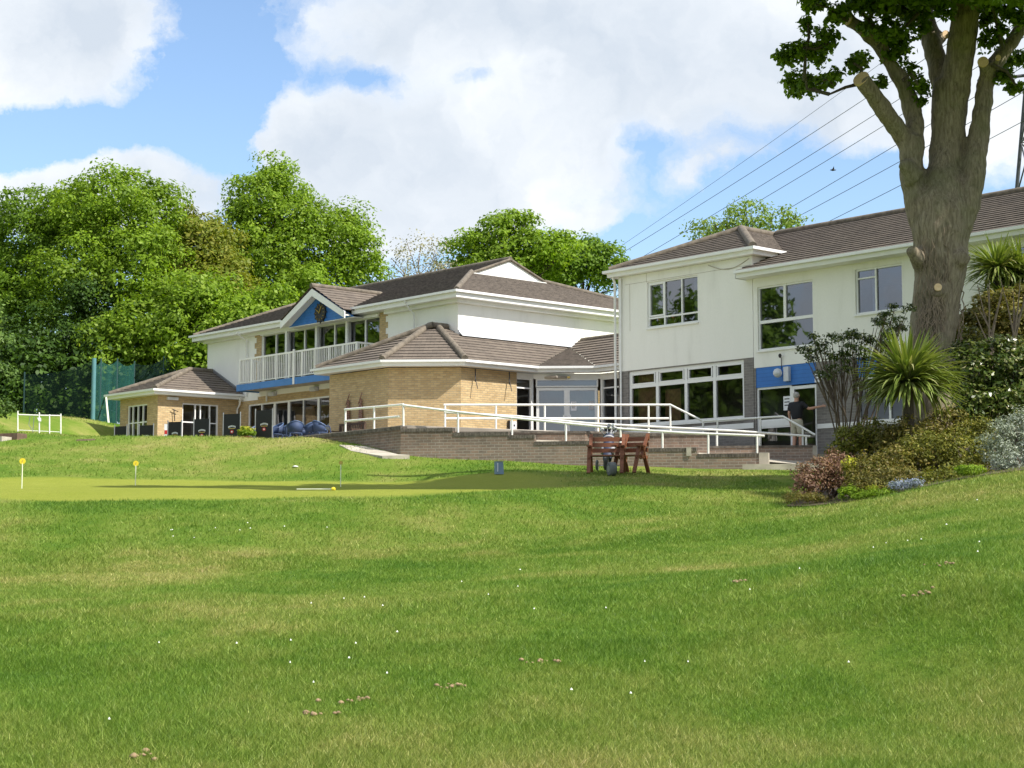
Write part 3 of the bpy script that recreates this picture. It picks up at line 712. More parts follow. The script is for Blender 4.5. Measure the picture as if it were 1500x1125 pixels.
# faint panel joints in the render
m = MB(); m.obox(WR, -37.1, -31.95, 9.78, 9.79, .001, .006); m.obox(WR, -36.17, -36.16, 9.75, 10.04, .001, .006); m.obox(WR, -36.9, -36.89, 8.3, 9.78, .001, .005); B.put(m, 'render_joint', 'plaster')
m = MB(); ze = 10.25
roof(m, rect(-37.65, -31.65, 37.45, 46.2), [(0, 1, -37.45, .43), (1, 0, 37.65, .43), (-1, 0, -31.65, .43), (0, -1, 46.2, .43)], ze); rf = B.put(m, 'roof', 'roof_tile')
m = MB(); ridge(m, (-37.6, 37.5, 10.29), (-34.65, 40.45, 11.58)); ridge(m, (-31.7, 37.5, 10.29), (-34.65, 40.45, 11.58), .13); ridge(m, (-34.65, 40.45, 11.58), (-34.65, 43.2, 11.58)); B.put(m, 'ridge_tiles', 'ridge_tile', rf)
eaves(B, [(-37.65, 46.2), (-37.65, 37.45), (-31.65, 37.45), (-31.65, 46.2)], ze, .2, .25)
pipe(B, [(-37.48, 37.5, 10.1), (-37.48, 37.62, 9.9), (-37.48, 37.64, 4.2)], .04)
pipe(B, [(-37.25, 37.64, 10.0), (-37.25, 37.64, 4.2)], .03)
m = MB()  # looped cable under the eave
pp = []
for i in range(13):
    t = i/12; pp.append((-33.6+1.6*t, 37.685, 9.98-.22*sin(pi*t)))
m.tube(pp, .012, 5); B.put(m, 'cable', 'plaster')

B = Bld('long_wing', 'long cream two storey wing with tiled roof and blue panels behind the big tree', 'building', -22, 42, GZ)
m = MB(); wall(m, WR, -31.88, -12, 6.74, 9.38, [(-31.72, -29.70, 7.23, 9.09), (-28.23, -26.68, 7.93, 9.18), (-23.5, -21.5, 7.93, 9.18), (-18.5, -16.5, 7.93, 9.18)])
m.box((-12.28, 37.98, 3.9), (-12, 46.8, 9.38)); m.box((-31.88, 46.52, 3.9), (-12.28, 46.8, 9.38)); B.put(m, 'wall', 'white_render')
m = MB(); wall(m, WR, -31.88, -12, 3.4, 6.74, [(-31.82, -29.63, 3.4, 6.74), (-28.25, -26.2, 4.95, 6.74)]); lab(B.put(m, 'wall', 'grey_brick'), 'grey brick ground floor wall')
m = MB(); m.box((-31.85, 38, 6.7), (-12.3, 46.5, 6.9)); m.box((-31.85, 38, 4.0), (-12.3, 46.5, 4.13)); m.box((-31.85, 38, 9.3), (-12.3, 46.5, 9.36)); B.put(m, 'floor', 'carpet')
m = MB(); m.box((-31.85, 42.5, 4.13), (-12.3, 42.6, 6.7)); m.box((-31.85, 41.5, 6.9), (-12.3, 41.6, 9.3)); B.put(m, 'inner_wall', 'plaster')
m = MB(); m.obox(WR, -31.82, -29.63, 6.16, 6.74, -.10, -.015); lab(B.put(m, 'panel', 'blue_board'), 'bright blue boarded panel over the side door')
m = MB(); m.obox(WR, -28.25, -26.2, 6.20, 6.74, -.10, -.015); lab(B.put(m, 'panel', 'blue_board'), 'bright blue boarded panel over the window')
window(B, WR, -28.25, -26.2, 4.95, 6.20, (-27.2,), (), .06, .06)
window(B, WR, -31.82, -30.55, 4.13, 6.16, (), (5.0, 5.2), .06, .05, sill=False)
m = MB(); m.obox(WR, -31.76, -30.61, 5.02, 5.18, -.12, -.04); B.put(m, 'door_rail', 'trim')
d = window(B, WR, -30.55, -29.63, 4.13, 6.12, (), (), .09, .05, sill=False, name='side_door')
m = MB(); m.obox(WR, -30.50, -30.47, 5.0, 5.25, -.045, .0); B.put(m, 'door_handle', 'grey_metal', d)
m = MB(); m.obox(WR, -30.85, -30.58, 5.45, 5.85, -.05, -.045); nb = B.put(m, 'notice', 'white_paper')
m = MB()
for q in range(3): m.obox(WR, -30.81, -30.63, 5.76-.09*q, 5.79-.09*q, -.044, -.042)
B.put(m, 'notice_print', 'black_paint', nb)
m = MB(); m.obox(WR, -29.66, -29.42, 6.16, 6.42, .012, .03); nb = B.put(m, 'wall_sign', 'white_paper')
m = MB(); m.obox(WR, -29.63, -29.45, 6.32, 6.36, .031, .034); m.obox(WR, -29.62, -29.48, 6.24, 6.265, .031, .034); B.put(m, 'sign_print', 'black_paint', nb)
m = MB(); m.obox(WR, -29.60, -12, 4.86, 4.99, .003, .03); B.put(m, 'render_band', 'trim')
lx, lz = onW(1145, 547, WR)
m = MB(); m.lathe((lx, 37.52, lz-.13), [(.02, 0), (.09, .03), (.13, .1), (.13, .16), (.09, .23), (.02, .26)], 14); wl = lab(B.put(m, 'wall_light', 'pale_plastic'), 'round white globe light')
m = MB(); m.tube([(lx+.03, 37.66, lz+.1), (lx+.03, 37.66, 6.95), (lx+.03, 37.6, 7.0)], .012, 5); m.lathe((lx+.03, 37.6, 6.95), [(.03, 0), (.05, .08), (.02, .12)], 8); B.put(m, 'cable', 'black_paint', wl)
m = MB(); m.obox(WR, -30.72, -30.54, 6.27, 6.68, -.01, .10); B.put(m, 'alarm_box', 'pale_plastic')
window(B, WR, -31.72, -29.70, 7.23, 9.09, (), (8.06,), .05, .09, glass='glass_reflective')
m = MB(); m.obox(WR, -30.80, -30.71, 8.10, 9.04, -.135, -.053); B.put(m, 'mullion', 'upvc')
for a in (-28.23, -23.5, -18.5):
    w = 1.55 if a == -28.23 else 2.0
    window(B, WR, a, a+w, 7.93, 9.18, (a+w*.42,), (), .05, .05, glass='glass_reflective', part_bars=((a+.05, a+w*.42, 8.92),))
m = MB(); x = -27.9
while x < -27.75: m.tube([(x, 38.1, 7.95), (x, 38.1, 9.1)], .04, 6); x += .07
B.put(m, 'curtain', 'net_curtain')
m = MB(); roof(m, rect(-32.1, -11.6, 37.2, 46.8), [(0, 1, -37.2, .417), (0, -1, 46.8, .417)], 9.55)
roofplane(m, clip(clip(rect(-34.7, -32.1, 37.7, 42.0), .43, .417, -.70-.417*37.2+.43*31.65), 0, -1, 42.0), 0, 1, -37.2, 9.55, .417)

# upper part left of the block wall line stays under the block roof
rf = B.put(m, 'roof', 'roof_tile')
m = MB(); ridge(m, (-34.5, 42, 11.6), (-11.6, 42, 11.6), .1); B.put(m, 'ridge_tiles', 'ridge_tile', rf)
eaves(B, [(-32.1, 37.2), (-11.6, 37.2)], 9.55, .2, .5)
m = MB(); m.slab([(-32.12, 37.2, 9.34), (-32.12, 37.2, 9.53), (-32.12, 37.69, 9.72), (-32.12, 37.69, 9.34)], (-.02, 0, 0)); B.put(m, 'verge_board', 'trim')
# ------------------------------------------------------------------ terrain
ctrl = []
def cp(px, py, Y): ctrl.append(at(px, py, Y))
for px in (-300, 200, 750, 1300, 1800): cp(px, 1125, 8.8); cp(px, 1003, 11.5)
for px in (-100, 350, 750): cp(px, 900, 15)
cp(0, 875, 18); cp(400, 868, 18); cp(800, 838, 19.5)
cp(0, 838, 22); cp(420, 838, 21.5)
cp(800, 812, 23); cp(1050, 806, 22.5)
cp(1150, 890, 14); cp(1500, 880, 12.5); cp(1500, 800, 17); cp(1250, 820, 18.5); cp(1500, 740, 21.5); cp(1300, 762, 23.5); cp(1700, 720, 21)
cp(1500, 697, 26); cp(1700, 670, 26); cp(1320, 728, 27.5); cp(1180, 742, 30); cp(1050, 752, 28.5); cp(1420, 703, 27)
for px in (-300, 0, 250, 500, 800): cp(px, 729 if px < 700 else 727, 32)
for px in (-100, 300, 700): cp(px, 742, 30.6); cp(px, 765, 29)
for px in (-100, 300, 640): cp(px, 800, 26)
for px in (-200, 0, 300, 600): cp(px, 715, 37.5); cp(px, 704, 43)
cp(870, 715, 36.5); cp(960, 729, 33.5); cp(1090, 730, 33.5); cp(1150, 716, 36.5); cp(850, 703, 39.5); cp(1050, 704, 39.5)
cp(730, 692, 41.5); cp(900, 694, 41.3); cp(1120, 690, 43); cp(1160, 690, 43)
for a in ((1125, 687, 44.4), (950, 686, 45), (850, 683, 45.6), (675, 674, 46.2), (587, 667, 46.8), (500, 651, 49.1), (450, 642, 50.7), (1190, 684, 45.8)): cp(*a)
for px in (0, 200, 400): cp(px, 690, 45); cp(px, 665, 48.6)
cp(450, 664, 47.2); cp(300, 643, 52); cp(200, 643, 52.5); cp(400, 643, 51.8); cp(350, 639, 53.6); cp(220, 640, 54.5); cp(100, 650, 52); cp(0, 652, 52); cp(-200, 650, 52); cp(440, 640.5, 52.2)
cp(110, 638, 57); cp(20, 634, 60); cp(-150, 636, 58)
cp(60, 622, 67); cp(0, 612, 74); cp(140, 618, 73); cp(-200, 610, 75)
for x, y, z in ((-12, 58, 4.75), (-6, 57, 4.8), (-9, 63, 4.75), (-16, 64, 4.8), (-14, 70, 4.8), (-2, 55, 4.7), (2, 53, 4.6), (0, 60, 4.6), (-16, 68, 4.85),
                (6, 50, 4.1), (7.6, 47, 3.85), (10, 45.5, 4.0), (14, 42, 4.2), (12, 38, 3.7), (18, 38, 4.6), (25, 30, 4.6), (20, 26, 3.9), (10, 55, 4.4), (20, 50, 5), (10, 70, 5), (0, 75, 5.5),
                (0, 0, 0), (0, 4.5, .18), (-8, 2, 0), (8, 2, .1), (-25, 5, .4), (25, 8, 2.0), (-35, 30, 2.2), (-45, 50, 4.5), (40, 50, 6), (-60, 30, 3), (60, 20, 5), (0, -15, -.8), (-30, -15, -.6), (30, -15, 0),
                (-30, 95, 7.4), (0, 95, 7.0), (30, 95, 7.5), (-60, 90, 7.5), (60, 90, 7.5)): ctrl.append((x, y, z))
CP = np.array(ctrl); S_ = np.array([1, .75])
def tps(r2): return .5*r2*np.log(np.maximum(r2, 1e-9))
XY = CP[:, :2]*S_; n_ = len(XY)
K = tps(((XY[:, None]-XY[None])**2).sum(-1))+np.eye(n_)*.35
Pm = np.c_[np.ones(n_), XY]; A_ = np.block([[K, Pm], [Pm.T, np.zeros((3, 3))]])
w_ = np.linalg.solve(A_, np.r_[CP[:, 2], 0, 0, 0])
def groundz(x, y):
    x = np.atleast_1d(np.asarray(x, float)); y = np.atleast_1d(np.asarray(y, float))
    fx = np.clip(x, -70, 70); fy = np.clip(y, -15, 98); out = np.empty(len(x))
    for i in range(0, len(x), 20000):
        q = np.c_[fx[i:i+20000], fy[i:i+20000]]*S_
        out[i:i+20000] = tps(((q[:, None]-XY[None])**2).sum(-1))@w_[:n_]+w_[n_]+q@w_[n_+1:]
    far = np.maximum(0, np.hypot(x-fx, y-fy)); out = out+(7.5-out)*np.clip(far/60, 0, 1)*(y > 20)
    bump_ = .025*np.sin(x*1.3+y*.7)*np.sin(y*1.1-x*.4)+.04*np.sin(x*.43+1)*np.sin(y*.61)
    for hx, hy, hh_, hr in ((2.45, 33.4, .17, 1.0), (4.2, 33.0, .13, .9), (5.3, 35.2, .12, 1.0), (-5, 23, -.16, 4.5), (3, 15.5, .13, 2.4), (-3.2, 12.5, -.06, 1.6)): out = out+hh_*np.exp(-((x-hx)**2+(y-hy)**2*1.6)/(hr*hr*2))
    inb = ((x > -20) & (x < 10) & (y > 33) & (y < 43))
    return out+bump_*np.where(inb, .25, 1)*(np.abs(y) < 60)
def gz(x, y): return float(groundz([x], [y])[0])
def axis(a, b, d0, g):
    # fine near 0..60, coarse far away
    out = [0.0]; d = d0
    while out[-1] < b:
        out.append(out[-1]+d)
        if out[-1] > g: d *= 1.18
    return out
xs_p = axis(0, 900, .45, 28); xs = np.array([-v for v in xs_p[:0:-1]]+xs_p)
ys = [-40, -30, -22, -16, -11, -7]; v = -4.0
while v < 60: ys.append(v); v += .33 if v < 58 else .5
d = .6
while v < 1500: ys.append(v); d *= 1.12; v += d
ys = np.array(ys); GX, GY = np.meshgrid(xs, ys); Zg = groundz(GX.ravel(), GY.ravel())
nx, ny = len(xs), len(ys)
me = bpy.data.meshes.new('lawn'); me.vertices.add(nx*ny); me.vertices.foreach_set('co', np.c_[GX.ravel(), GY.ravel(), Zg].ravel())
ii = (np.arange(ny-1)[:, None]*nx+np.arange(nx-1)[None]).ravel(); fq = np.c_[ii, ii+1, ii+nx+1, ii+nx]
def quads(me, fq, smooth=True):
    me.loops.add(fq.size); me.loops.foreach_set('vertex_index', fq.ravel().astype(np.int32)); me.polygons.add(len(fq))
    me.polygons.foreach_set('loop_start', (np.arange(len(fq))*fq.shape[1]).astype(np.int32)); me.polygons.foreach_set('loop_total', np.full(len(fq), fq.shape[1], np.int32))
    if smooth: me.polygons.foreach_set('use_smooth', np.ones(len(fq), bool))
    me.update(calc_edges=True)
quads(me, fq); me.materials.append(M['grass_ground']); lawn = bpy.data.objects.new('ground', me); C.objects.link(lawn); struct(lawn)

# grass blades over the near lawn
def inpoly(x, y, P):
    c = np.zeros(len(x), bool)
    for (x1, y1), (x2, y2) in zip(P, P[1:]+P[:1]):
        k = ((y1 > y) != (y2 > y)); c ^= k & (x < (x2-x1)*(y-y1)/((y2-y1) if y2 != y1 else 1e-9)+x1)
    return c
def blades(nb, y0, y1, h, w, name, full=False):
    y = y0*(y1/y0)**rng.random(nb); half = y*(800/F)+.3+1.6*(rng.random(nb) < .28)*rng.random(nb)*2; x = (rng.random(nb)*2-1)*half
    if full:
        ok = ((np.abs(x-GREEN[0])/GREEN[2])**4+(np.abs(y-GREEN[1])/GREEN[3])**4) > .80+.25*rng.random(nb)
        X_, Y_ = CT*x+ST*y, -ST*x+CT*y
        ok &= ~((y > 43.7) & (Y_ > 28.2+np.clip((X_+52)*1.0, 0, 3)) & (X_ > -66)); ok &= ~((y > 43.6) & (x > 4)); ok &= ~inpoly(x, y, [(6.2, 30.2), (8, 28.6), (13, 26), (14, 44), (6, 40)])
        x, y = x[ok], y[ok]; nb = len(x)
    z = groundz(x, y)
    hh = h*(.5+rng.random(nb)*.9)*(1+.25*np.sin(x*2.1+y)*np.sin(y*1.7)); ww = w*(.7+.6*rng.random(nb))*(y/y0)**.5
    a = rng.random(nb)*2*pi; lean = rng.normal(0, .7, (nb, 2))+np.array([.12, -.1]); dx = np.cos(a)*ww; dy = np.sin(a)*ww
    co = np.empty((nb, 3, 3)); co[:, 0] = np.c_[x-dx, y-dy, z-.005]; co[:, 1] = np.c_[x+dx, y+dy, z-.005]; co[:, 2] = np.c_[x+lean[:, 0]*hh, y+lean[:, 1]*hh, z+hh]
    return co
co = np.concatenate([blades(460000, 6.2, 13, .036, .0022, ''), blades(300000, 12.5, 26, .036, .0036, ''), blades(150000, 24, 36, .045, .0065, '', True), blades(130000, 34, 75, .05, .010, '', True)])
me = bpy.data.meshes.new('grass'); me.vertices.add(len(co)*3); me.vertices.foreach_set('co', co.ravel()); quads(me, np.arange(len(co)*3).reshape(-1, 3), False)
me.materials.append(M['grass_blade']); go = bpy.data.objects.new('grass', me); C.objects.link(go)
tag(go, 'mown green and straw coloured grass blades of the near lawn', 'grass'); go['kind'] = 'stuff'
# daisies
nd = 46; cl = [at(265, 762, 28)[:2], at(360, 757, 28.5)[:2], at(420, 990, 11.7)[:2], at(550, 880, 16)[:2], at(1320, 800, 19)[:2], at(330, 935, 13.5)[:2], at(1000, 900, 15)[:2], at(1080, 990, 12)[:2]]
m = MB()
for i in range(nd):
    if i < 38:
        c = cl[i % len(cl)]; x, y = c[0]+random.gauss(0, .7), c[1]+random.gauss(0, .55)
    else: y = 8.5*(27/8.5)**random.random(); x = (random.random()*2-1)*y*.31
    z = gz(x, y)+.045; r = random.uniform(.006, .010)*(1 if y < 20 else 1.6)
    m.add([(x+r*cos(k*pi/3), y+r*sin(k*pi/3), z-.002) for k in range(6)]+[(x, y, z+.012)], [(k, (k+1) % 6, 6) for k in range(6)])
do = m.build('daisies', 'daisy', uv=False); tag(do, 'tiny white daisies scattered over the near lawn', 'daisies'); do['kind'] = 'stuff'
# worm casts / scuffed bare patches
simple('worm_soil', (.28, .19, .11), 1, var=.3, sc=8)
m = MB()
for (px, py, Y) in ((515, 1030, 10.8), (792, 982, 12.1), (458, 1052, 10.3), (1385, 886, 14), (210, 1110, 9), (1078, 890, 15), (1350, 915, 13), (663, 1010, 11.3)):
    x, y, z = at(px, py, Y)
    for k in range(9):
        xx, yy = x+random.gauss(0, .07), y+random.gauss(0, .05); r = random.uniform(.008, .02); m.lathe((xx, yy, gz(xx, yy)+.01), [(r*1.2, 0), (r, r*.6), (r*.3, r)], 6)
wo = m.build('worm_casts', 'worm_soil', uv=False); tag(wo, 'small brown worm casts and scuffs in the grass', 'soil'); wo['kind'] = 'stuff'

# ------------------------------------------------------------------ terrace paving
K_ = at(587, 627, 46.9); Kx, Ky = K_[0], K_[1]; WT = 4.92
R_ = at(1123, 662, 44.5)
def lpt(x, y): X, Y = L2W(x, y); return (X, Y)
edge = [lpt(-50.6, 30.2), (Kx+.05, Ky+.12), (2.0, 46.75), (5.0, 47.9), lpt(-37.4, 37.66), lpt(-37.4, 42.6), lpt(-43.2, 42.6), lpt(-44.9, 40.9), lpt(-47, 39.0), lpt(-61.6, 39.0), lpt(-61.6, 35.2), lpt(-65.5, 35.0), lpt(-65.6, 33.0), lpt(-60, 31.5), lpt(-56, 31.3)]
m = MB(); EZ = [WT+.03]*len(edge); EZ[2] = EZ[3] = EZ[4] = 4.72
m.add([(x, y, z) for (x, y), z in zip(edge, EZ)]+[(x, y, 4.3) for x, y in edge], [tuple(range(len(edge)))]+[(i, i+len(edge), (i+1) % len(edge)+len(edge), (i+1) % len(edge)) for i in range(len(edge))])
tr_ = m.build('terrace_paving', 'paving', fixn=True); struct(tr_)

# retaining wall with stepped top, from the terrace corner to the foot of the ramp
def wl(p, q): 
    d = (q[0]-p[0], q[1]-p[1]); l = math.hypot(*d); d = (d[0]/l, d[1]/l); return ((p[0], p[1]), d, (d[1], -d[0])), l
t = thing('retaining_wall', 'brown and grey brick retaining wall of the terrace and ramp with soldier course', 'wall', (Kx, Ky, 4.1)); off = (Kx, Ky, 4.1)
Lp = at(450, 640, 51.2)
W1, l1 = wl((Lp[0], Lp[1]), (Kx, Ky)); m = MB(); m.obox(W1, -1.5, l1, 3.9, WT-.10, -.22, 0); lab(m.build('side_wall', 'ramp_brick', t, off), 'shaded side of the wall running back to the terrace')
W2, l2 = wl((Kx, Ky), (R_[0], R_[1]))
def topz(u): 
    p = (W2[0][0]+W2[1][0]*u, W2[0][1]+W2[1][1]*u); return p
def w2u(px): return onWw(px, W2)
def onWw(px, W):
    r = ray(px, 600); p0, d, n = W; t_ = (p0[0]*n[0]+p0[1]*n[1])/(r[0]*n[0]+r[1]*n[1]); return (r[0]*t_-p0[0])*d[0]+(r[1]*t_-p0[1])*d[1]
def zat(px, py, W):
    u = onWw(px, W); y = W[0][1]+W[1][1]*u; return at(px, py, y)[2]
segs = [(587, 664, 627), (664, 745, 633), (745, 783, 637), (783, 872, 646), (872, 950, 652), (950, 1021, 656), (1021, 1123, 664)]
m = MB(); cm = MB(); ul = 0
for i, (a, b, py) in enumerate(segs):
    ua = onWw(a, W2) if i else 0; ub = onWw(b, W2) if i < len(segs)-1 else l2
    z = zat((a+b)/2, py, W2); m.obox(W2, ua, ub, 3.2, z-.10, -.22, 0)
    k = ua
    while k < ub-.03: cm.obox(W2, k+.004, min(k+.071, ub), z-.10, z-.0*random.random()-.004*random.random(), -.235, .012); k += .075
m.build('front_wall', 'ramp_brick', t, off)
k = -1.5
while k < l1: cm.obox(W1, k+.004, k+.071, WT-.10, WT, -.235, .012); k += .075
simple('soldier_brick', (.13, .11, .09), .95, var=.5, sc=9)
cm.build('coping', 'soldier_brick', t, off)
# pale pier ends
m = MB(); m.obox(W2, l2+.002, l2+.05, 3.2, zat(1123, 663, W2), -.23, .02); m.obox(W2, l2-.20, l2+.002, 3.2, zat(1123, 663, W2), .013, .02); m.obox(W2, onWw(1005, W2), onWw(1012, W2), zat(1010, 668, W2), zat(1010, 655, W2), .013, .03); m.build('pier', 'concrete', t, off)

t2 = thing('landing_wall', 'brown brick wall holding up the landing behind the ramp railings', 'wall', (2, 46.7, 4)); m = MB()
m.ring([(Kx+.4, Ky+.16), (2.0, 46.75), (5.0, 47.9), lpt(-37.2, 37.6)], .004, .12, 3.6, 4.70); m.build('brickwork', 'ramp_brick', t2, (2, 46.7, 4))
m = MB(); m.ring([(Kx+.4, Ky+.16), (2.0, 46.75), (5.0, 47.9), lpt(-37.2, 37.6)], -.05, .14, 4.70, 4.76); m.build('coping', 'soldier_brick', t2, (2, 46.7, 4))
# inner ramp wall ending by the side door
I1 = at(770, 634, 46.95); I2 = at(1190, 650, 45.75); Wi, li = wl((I1[0], I1[1]), (I2[0], I2[1]))
t = thing('ramp_wall', 'dark stained brick wall on the inner side of the ramp beside the side door', 'wall', (I1[0], I1[1], 4)); off = (I1[0], I1[1], 4)
m = MB()
zi = [zat(880, 636, Wi), zat(1040, 650, Wi), zat(1120, 654, Wi), zat(1190, 652, Wi)]; ui = [0, onWw(1038, Wi), onWw(1110, Wi), li]
m.obox(Wi, 0, ui[1], 3.2, zi[0]-.06, -.2, 0); m.obox(Wi, ui[1], li, 3.2, zi[3]-.06, -.2, 0); m.build('brickwork', 'ramp_brick', t, off)
m = MB(); m.obox(Wi, -.01, ui[1]+.02, zi[0]-.06, zi[0], -.22, .02); m.obox(Wi, ui[1]+.022, li+.01, zi[3]-.06, zi[3], -.22, .02); m.build('coping', 'soldier_brick', t, off)
m = MB(); m.obox(Wi, li+.002, li+.12, 3.2, zi[3]-.01, -.21, .01); m.build('pier', 'concrete', t, off)
m = MB()  # ramp floor between the two walls
m.add([(Kx+.3, Ky+.05, 4.70), (R_[0]+1.2, R_[1]+.05, 3.72), (I2[0]+.6, I2[1]-.05, 3.80), (I1[0], I1[1], 4.60), (Kx+.6, Ky+.4, 4.75)], [(0, 1, 2, 3, 4)]); struct(m.build('ramp_path', 'concrete'))
m = MB(); A0 = at(1120, 686, 44.3); A1 = at(1250, 690, 44.0)
zz = lambda x, y: gz(x, y)+.03
q = [(A0[0]-.6, 44.15), (10.2, 43.7), (10.8, 47.2), (9.2, 48.2), (7.0, 45.4)]
m.slab([(x, y, 3.73) for x, y in q], (0, 0, -.5)); struct(m.build('pavement', 'concrete', fixn=True))
m = MB(); q = [lpt(-37.3, 37.6), (5.2, 47.6), (7.2, 46.6), (9.2, 46.3), lpt(-28.5, 37.6)]
m.slab([(x, y, 4.12) for x, y in q], (0, 0, -.6)); struct(m.build('side_path', 'concrete', fixn=True))
m = MB(); pc = [at(497, 653, 48.5), at(535, 655, 48.2), at(583, 667, 46.4), at(600, 668, 46.3), at(560, 669.5, 46.2), at(515, 662, 47.4)]
m.slab([(p[0], p[1], p[2]+.03) for p in pc], (0, 0, -.3)); struct(m.build('stone_path', 'concrete', fixn=True))

# ------------------------------------------------------------------ railings
def railing(label, rails, posts, r=.032):
    b = posts[0][0]; t = thing('railing', label, 'railing', (b[0], b[1], b[2]), group='white tubular railings of the terrace and ramp'); off = tuple(b)
    m = MB()
    for q in rails: m.tube(q, r, 8)
    m.build('handrail', 'rail_paint', t, off)
    for a, c in posts: m = MB(); m.tube([a, c], r*.9, 8); m.build('post', 'rail_paint', t, off)
def P(px, py, W, dy=.1):
    u = onWw(px, W); return (W[0][0]+W[1][0]*u-W[2][0]*dy, W[0][1]+W[1][1]*u-W[2][1]*dy)
def rp(px, py, Y): return at(px, py, Y)
def post(px, ytop, ybot, Y): a = at(px, ytop, Y); b = at(px, ybot, Y); return ((b[0], a[1], b[2]-.05), (a[0], a[1], a[2]))
YL = Lp[1]
# left side rail along the shaded wall
def yW1(px): u = onWw(px, W1); return W1[0][1]+W1[1][1]*u+.12
a, b = 506, 591
railing('white two bar railing on the shaded end of the terrace wall by the dark benches', [[at(505, 600, yW1(505)), at(591, 592.5, Ky+.1)], [at(505, 617, yW1(505)), at(585, 610, Ky+.15)]],
        [post(506, 600, 633, yW1(506)), post(548, 596, 629, yW1(548)), post(591, 593, 627, Ky+.1)])
yW2 = lambda px: W2[0][1]+W2[1][1]*onWw(px, W2)+.11
outer = [at(591, 593.5, yW2(591)), at(671, 603.5, yW2(671)), at(750, 612, yW2(750)), at(829, 620, yW2(829)), at(909, 628, yW2(909)), at(1000, 634, yW2(1000)), at(1120, 638.5, yW2(1118))]
railing('white sloping handrail along the outer edge of the ramp', [outer],
        [post(p, t_, b_, yW2(p)) for p, t_, b_ in ((671, 604, 637), (750, 612, 637), (829, 620, 648), (909, 628, 649), (970.5, 632, 657), (1037.5, 635, 665), (1109, 638, 664))])
def yi(px): return 46.95+(45.95-46.95)*(px-650)/(1190-650)
inner = [at(651, 604, yi(651)), at(760, 610, yi(760)), at(860, 620, yi(860)), at(982, 626.5, yi(982)), at(1080, 631.5, yi(1080)), at(1187, 639, yi(1187))]
railing('white sloping handrail along the inner edge of the ramp', [inner], [post(p, t_, b_, yi(p)) for p, t_, b_ in ((1050, 630, 657), (1113, 634, 655), (1181, 638, 652))])
yu = lambda px: 48.3 if px < 985 else 48.3+(46.5-48.3)*(px-985)/(1195-985)
railing('white level two bar railing before the entrance doors stepping down to the side door', [[at(650, 593, 48.3), at(982, 593, 48.3), at(1030, 617, yu(1030)), at(1147, 610, yu(1147)), at(1194, 637, yu(1194))],
        [at(651, 613, 48.3), at(980, 613, 48.3)]],
        [post(652, 593, 626, 48.3), post(726.5, 593, 632, 48.3), post(798, 593, 633, 48.3), post(876, 593, 633, 48.3), post(950, 593, 634, 48.3), post(982, 593, 634, 48.3), post(1030, 617, 632, yu(1030)), post(1051, 616, 654, yu(1051)), post(1114, 612, 655, yu(1114)), post(1176, 628, 652, yu(1176))])
# ------------------------------------------------------------------ foliage
def unit(n):
    v = rng.normal(size=(n, 3)); return v/np.linalg.norm(v, axis=1)[:, None]
def leafmesh(name, pos_, nor, size, mat, parent=None, off=(0, 0, 0), aspect=.55, fold=.25):
    n = len(pos_); t = np.cross(nor, unit(n)); t /= np.linalg.norm(t, axis=1)[:, None]+1e-9; b = np.cross(nor, t)
    s = size[:, None]; co = np.empty((n, 4, 3)); P0 = pos_-np.array(off)
    co[:, 0] = P0-t*s*.5; co[:, 1] = P0+b*s*aspect*.5-nor*s*fold*.5+t*s*.05; co[:, 2] = P0+t*s*.5; co[:, 3] = P0-b*s*aspect*.5-nor*s*fold*.5+t*s*.05
    me = bpy.data.meshes.new(name); me.vertices.add(4*n); me.vertices.foreach_set('co', co.ravel()); quads(me, np.arange(4*n).reshape(-1, 4), False)
    me.materials.append(M[mat]); o = bpy.data.objects.new(name, me); C.objects.link(o)
    if parent is not None: o.parent = parent
    return o
def crownpts(lobes, pr, nl, ls, inner=.35, zmin=-.75, dens=1.0, flat=.8):
    PP, NN, SS = [], [], []
    for li, (c, r) in enumerate(lobes):
        c = np.array(c); r = np.array(r); area = 4*pi*((r[0]*r[1])**1.6/3+(r[0]*r[2])**1.6/3+(r[1]*r[2])**1.6/3)**(1/1.6)
        npf = max(6, int(dens*area/(pr*pr*1.25))); d = unit(npf); d = d[d[:, 2] > zmin]
        rad = .74+.38*rng.random(len(d))+.07*np.sin(d[:, 0]*5+li)*np.sin(d[:, 2]*6+li*2)
        p = c+d*r*rad[:, None]
        ni = int(npf*inner); di = unit(ni); pin = c+di*r*(.3+.4*rng.random(ni))[:, None]
        p = np.r_[p, pin]; dd = np.r_[d, di]; keep = np.ones(len(p), bool)
        for lj, (c2, r2) in enumerate(lobes):
            if lj != li: keep &= (((p-np.array(c2))/np.array(r2))**2).sum(1) > .42
        p, dd = p[keep], dd[keep]; k = len(p)
        if not k: continue
        prr = pr*(.6+.8*rng.random(k)); u = unit(k*nl).reshape(k, nl, 3)
        u[:, :, 2] = np.where(rng.random((k, nl)) < .55, np.abs(u[:, :, 2]), u[:, :, 2])
        q = p[:, None]+u*(prr[:, None, None]*(.55+.5*rng.random((k, nl, 1))))*np.array([1, 1, flat])
        nn = u*.75+dd[:, None]*.25+np.array([0, 0, .35])+rng.normal(0, .45, (k, nl, 3))
        PP.append(q.reshape(-1, 3)); NN.append(nn.reshape(-1, 3))
    P = np.concatenate(PP); N_ = np.concatenate(NN); N_ /= np.linalg.norm(N_, axis=1)[:, None]
    return P, N_, ls*(.6+.8*rng.random(len(P)))
def pxl(px, py, rx, ry, Y, dr=1.0):
    return (at(px, py, Y), (rx*Y/F, rx*Y/F*dr, ry*Y/F))
